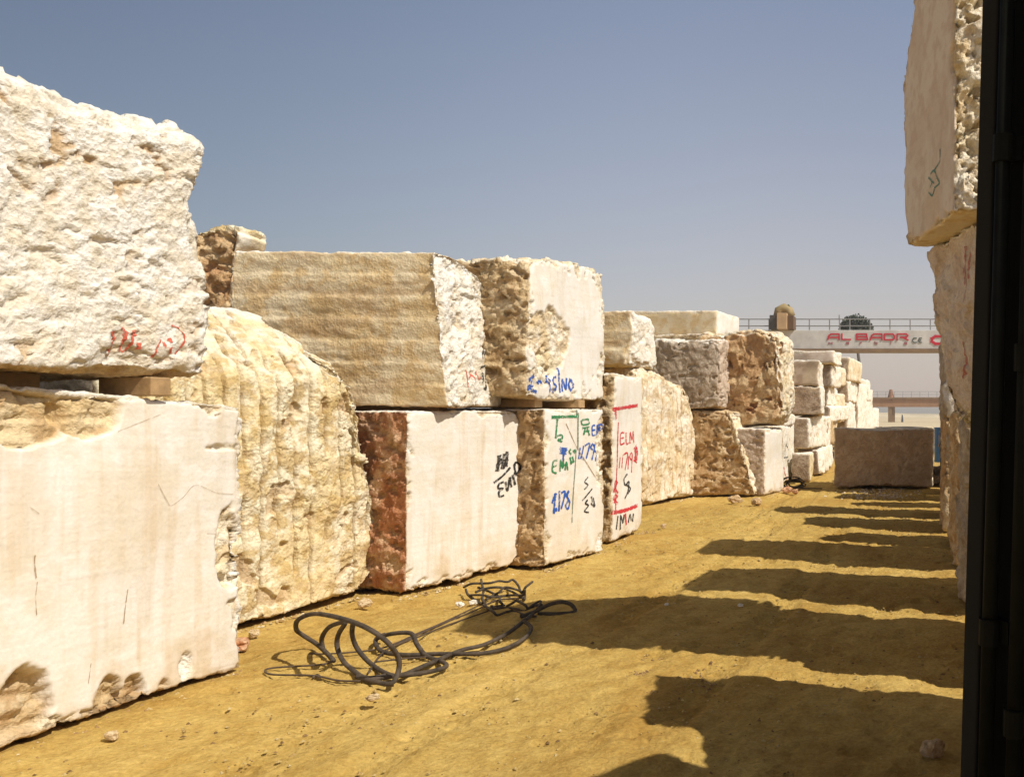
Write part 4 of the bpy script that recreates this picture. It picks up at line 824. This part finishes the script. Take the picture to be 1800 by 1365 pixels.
# ------------------------------------------------------------------ dusty air
hm = bpy.data.materials.new('dusty_air'); hm.use_nodes = True; nt = hm.node_tree; nt.nodes.clear()
vo = nt.nodes.new('ShaderNodeVolumePrincipled'); vo.inputs['Color'].default_value = (.93,.9,.86,1); vo.inputs['Density'].default_value = .0010; vo.inputs['Anisotropy'].default_value = .2
ou = nt.nodes.new('ShaderNodeOutputMaterial'); nt.links.new(vo.outputs[0], ou.inputs['Volume'])
m = MB(); m.box((-4100,-4100,-2.2),(4100,4100,14.5)); o = m.build('haze', hm); o['kind'] = 'stuff'; o['label'] = 'thin dusty haze over the far yard'
# ------------------------------------------------------------------ light and sky
EL = math.radians(50); AZ = math.radians(20)      # rays run to the left and slightly away from the camera
to_sun = Vector((math.cos(AZ)*math.cos(EL), -math.sin(AZ)*math.cos(EL), math.sin(EL)))
sd = bpy.data.lights.new('sun', 'SUN'); sd.energy = 4.45; sd.angle = math.radians(.5); sd.color = (1, .93, .80)
so = bpy.data.objects.new('sun', sd); COL.objects.link(so); so.rotation_euler = to_sun.to_track_quat('Z', 'Y').to_euler(); so.location = (20,-10,30)
w = bpy.data.worlds.new('World'); sc.world = w; w.use_nodes = True; nt = w.node_tree; bg = nt.nodes['Background']
sky = nt.nodes.new('ShaderNodeTexSky'); sky.sky_type = 'NISHITA'; sky.sun_disc = False
sky.sun_elevation = EL; sky.sun_rotation = math.atan2(to_sun.x, to_sun.y); sky.air_density = 1.0; sky.dust_density = 2.2; sky.ozone_density = 1.5; sky.altitude = 50
tc = nt.nodes.new('ShaderNodeTexCoord'); sx = nt.nodes.new('ShaderNodeSeparateXYZ'); nt.links.new(tc.outputs['Generated'], sx.inputs[0])
def wm(op, a, b):
    n = nt.nodes.new('ShaderNodeMath'); n.operation = op
    for k, q in enumerate((a, b)):
        if isinstance(q, (int, float)): n.inputs[k].default_value = q
        else: nt.links.new(q, n.inputs[k])
    return n.outputs[0]
zz = wm('MAXIMUM', sx.outputs['Z'], 0.0)
hz = wm('MULTIPLY', wm('POWER', 2.718, wm('MULTIPLY', zz, -4.4)), .97)           # dusty haze thinning upward
ax = nt.nodes.new('ShaderNodeMapRange'); ax.interpolation_type = 'SMOOTHSTEP'; nt.links.new(sx.outputs['X'], ax.inputs['Value'])     # haze tint weakened toward the left, painting in a darker corner
ax.inputs['From Min'].default_value = -.85; ax.inputs['From Max'].default_value = -.1; ax.inputs['To Min'].default_value = .15; ax.inputs['To Max'].default_value = 1.0
cn = nt.nodes.new('ShaderNodeTexNoise'); cn.inputs['Scale'].default_value = 2.2; cn.inputs['Detail'].default_value = 4; nt.links.new(tc.outputs['Generated'], cn.inputs['Vector'])
hz = wm('MULTIPLY', wm('MULTIPLY', hz, ax.outputs['Result']), wm('ADD', wm('MULTIPLY', cn.outputs['Fac'], .22), .89))
mx = nt.nodes.new('ShaderNodeMix'); mx.data_type = 'RGBA'; nt.links.new(hz, mx.inputs['Factor'])
dk = nt.nodes.new('ShaderNodeMapRange'); dk.interpolation_type = 'SMOOTHSTEP'; nt.links.new(zz, dk.inputs['Value'])
dk.inputs['From Min'].default_value = .42; dk.inputs['From Max'].default_value = .85; dk.inputs['To Min'].default_value = 1.25; dk.inputs['To Max'].default_value = .2
ml = nt.nodes.new('ShaderNodeMix'); ml.data_type = 'RGBA'; ml.blend_type = 'MULTIPLY'; ml.inputs['Factor'].default_value = 1
dx = nt.nodes.new('ShaderNodeMapRange'); dx.interpolation_type = 'SMOOTHSTEP'; nt.links.new(sx.outputs['X'], dx.inputs['Value'])
dx.inputs['From Min'].default_value = -.85; dx.inputs['From Max'].default_value = -.2; dx.inputs['To Min'].default_value = .5; dx.inputs['To Max'].default_value = 1.0  # left side of the sky colour darkened, like lens vignetting
ms = nt.nodes.new('ShaderNodeMix'); ms.data_type = 'RGBA'; ms.blend_type = 'MULTIPLY'; ms.inputs['Factor'].default_value = 1
nt.links.new(sky.outputs[0], ms.inputs['A']); nt.links.new(dx.outputs['Result'], ms.inputs['B'])
nt.links.new(ms.outputs['Result'], ml.inputs['A']); nt.links.new(dk.outputs['Result'], ml.inputs['B']); nt.links.new(ml.outputs['Result'], mx.inputs['A']); mx.inputs['B'].default_value = (6.7, 5.55, 4.85, 1)
nt.links.new(mx.outputs['Result'], bg.inputs['Color']); bg.inputs['Strength'].default_value = .096
vs = sc.view_settings; vs.view_transform = 'Standard'; vs.look = 'None'; vs.exposure = 0.1; vs.gamma = 1.0
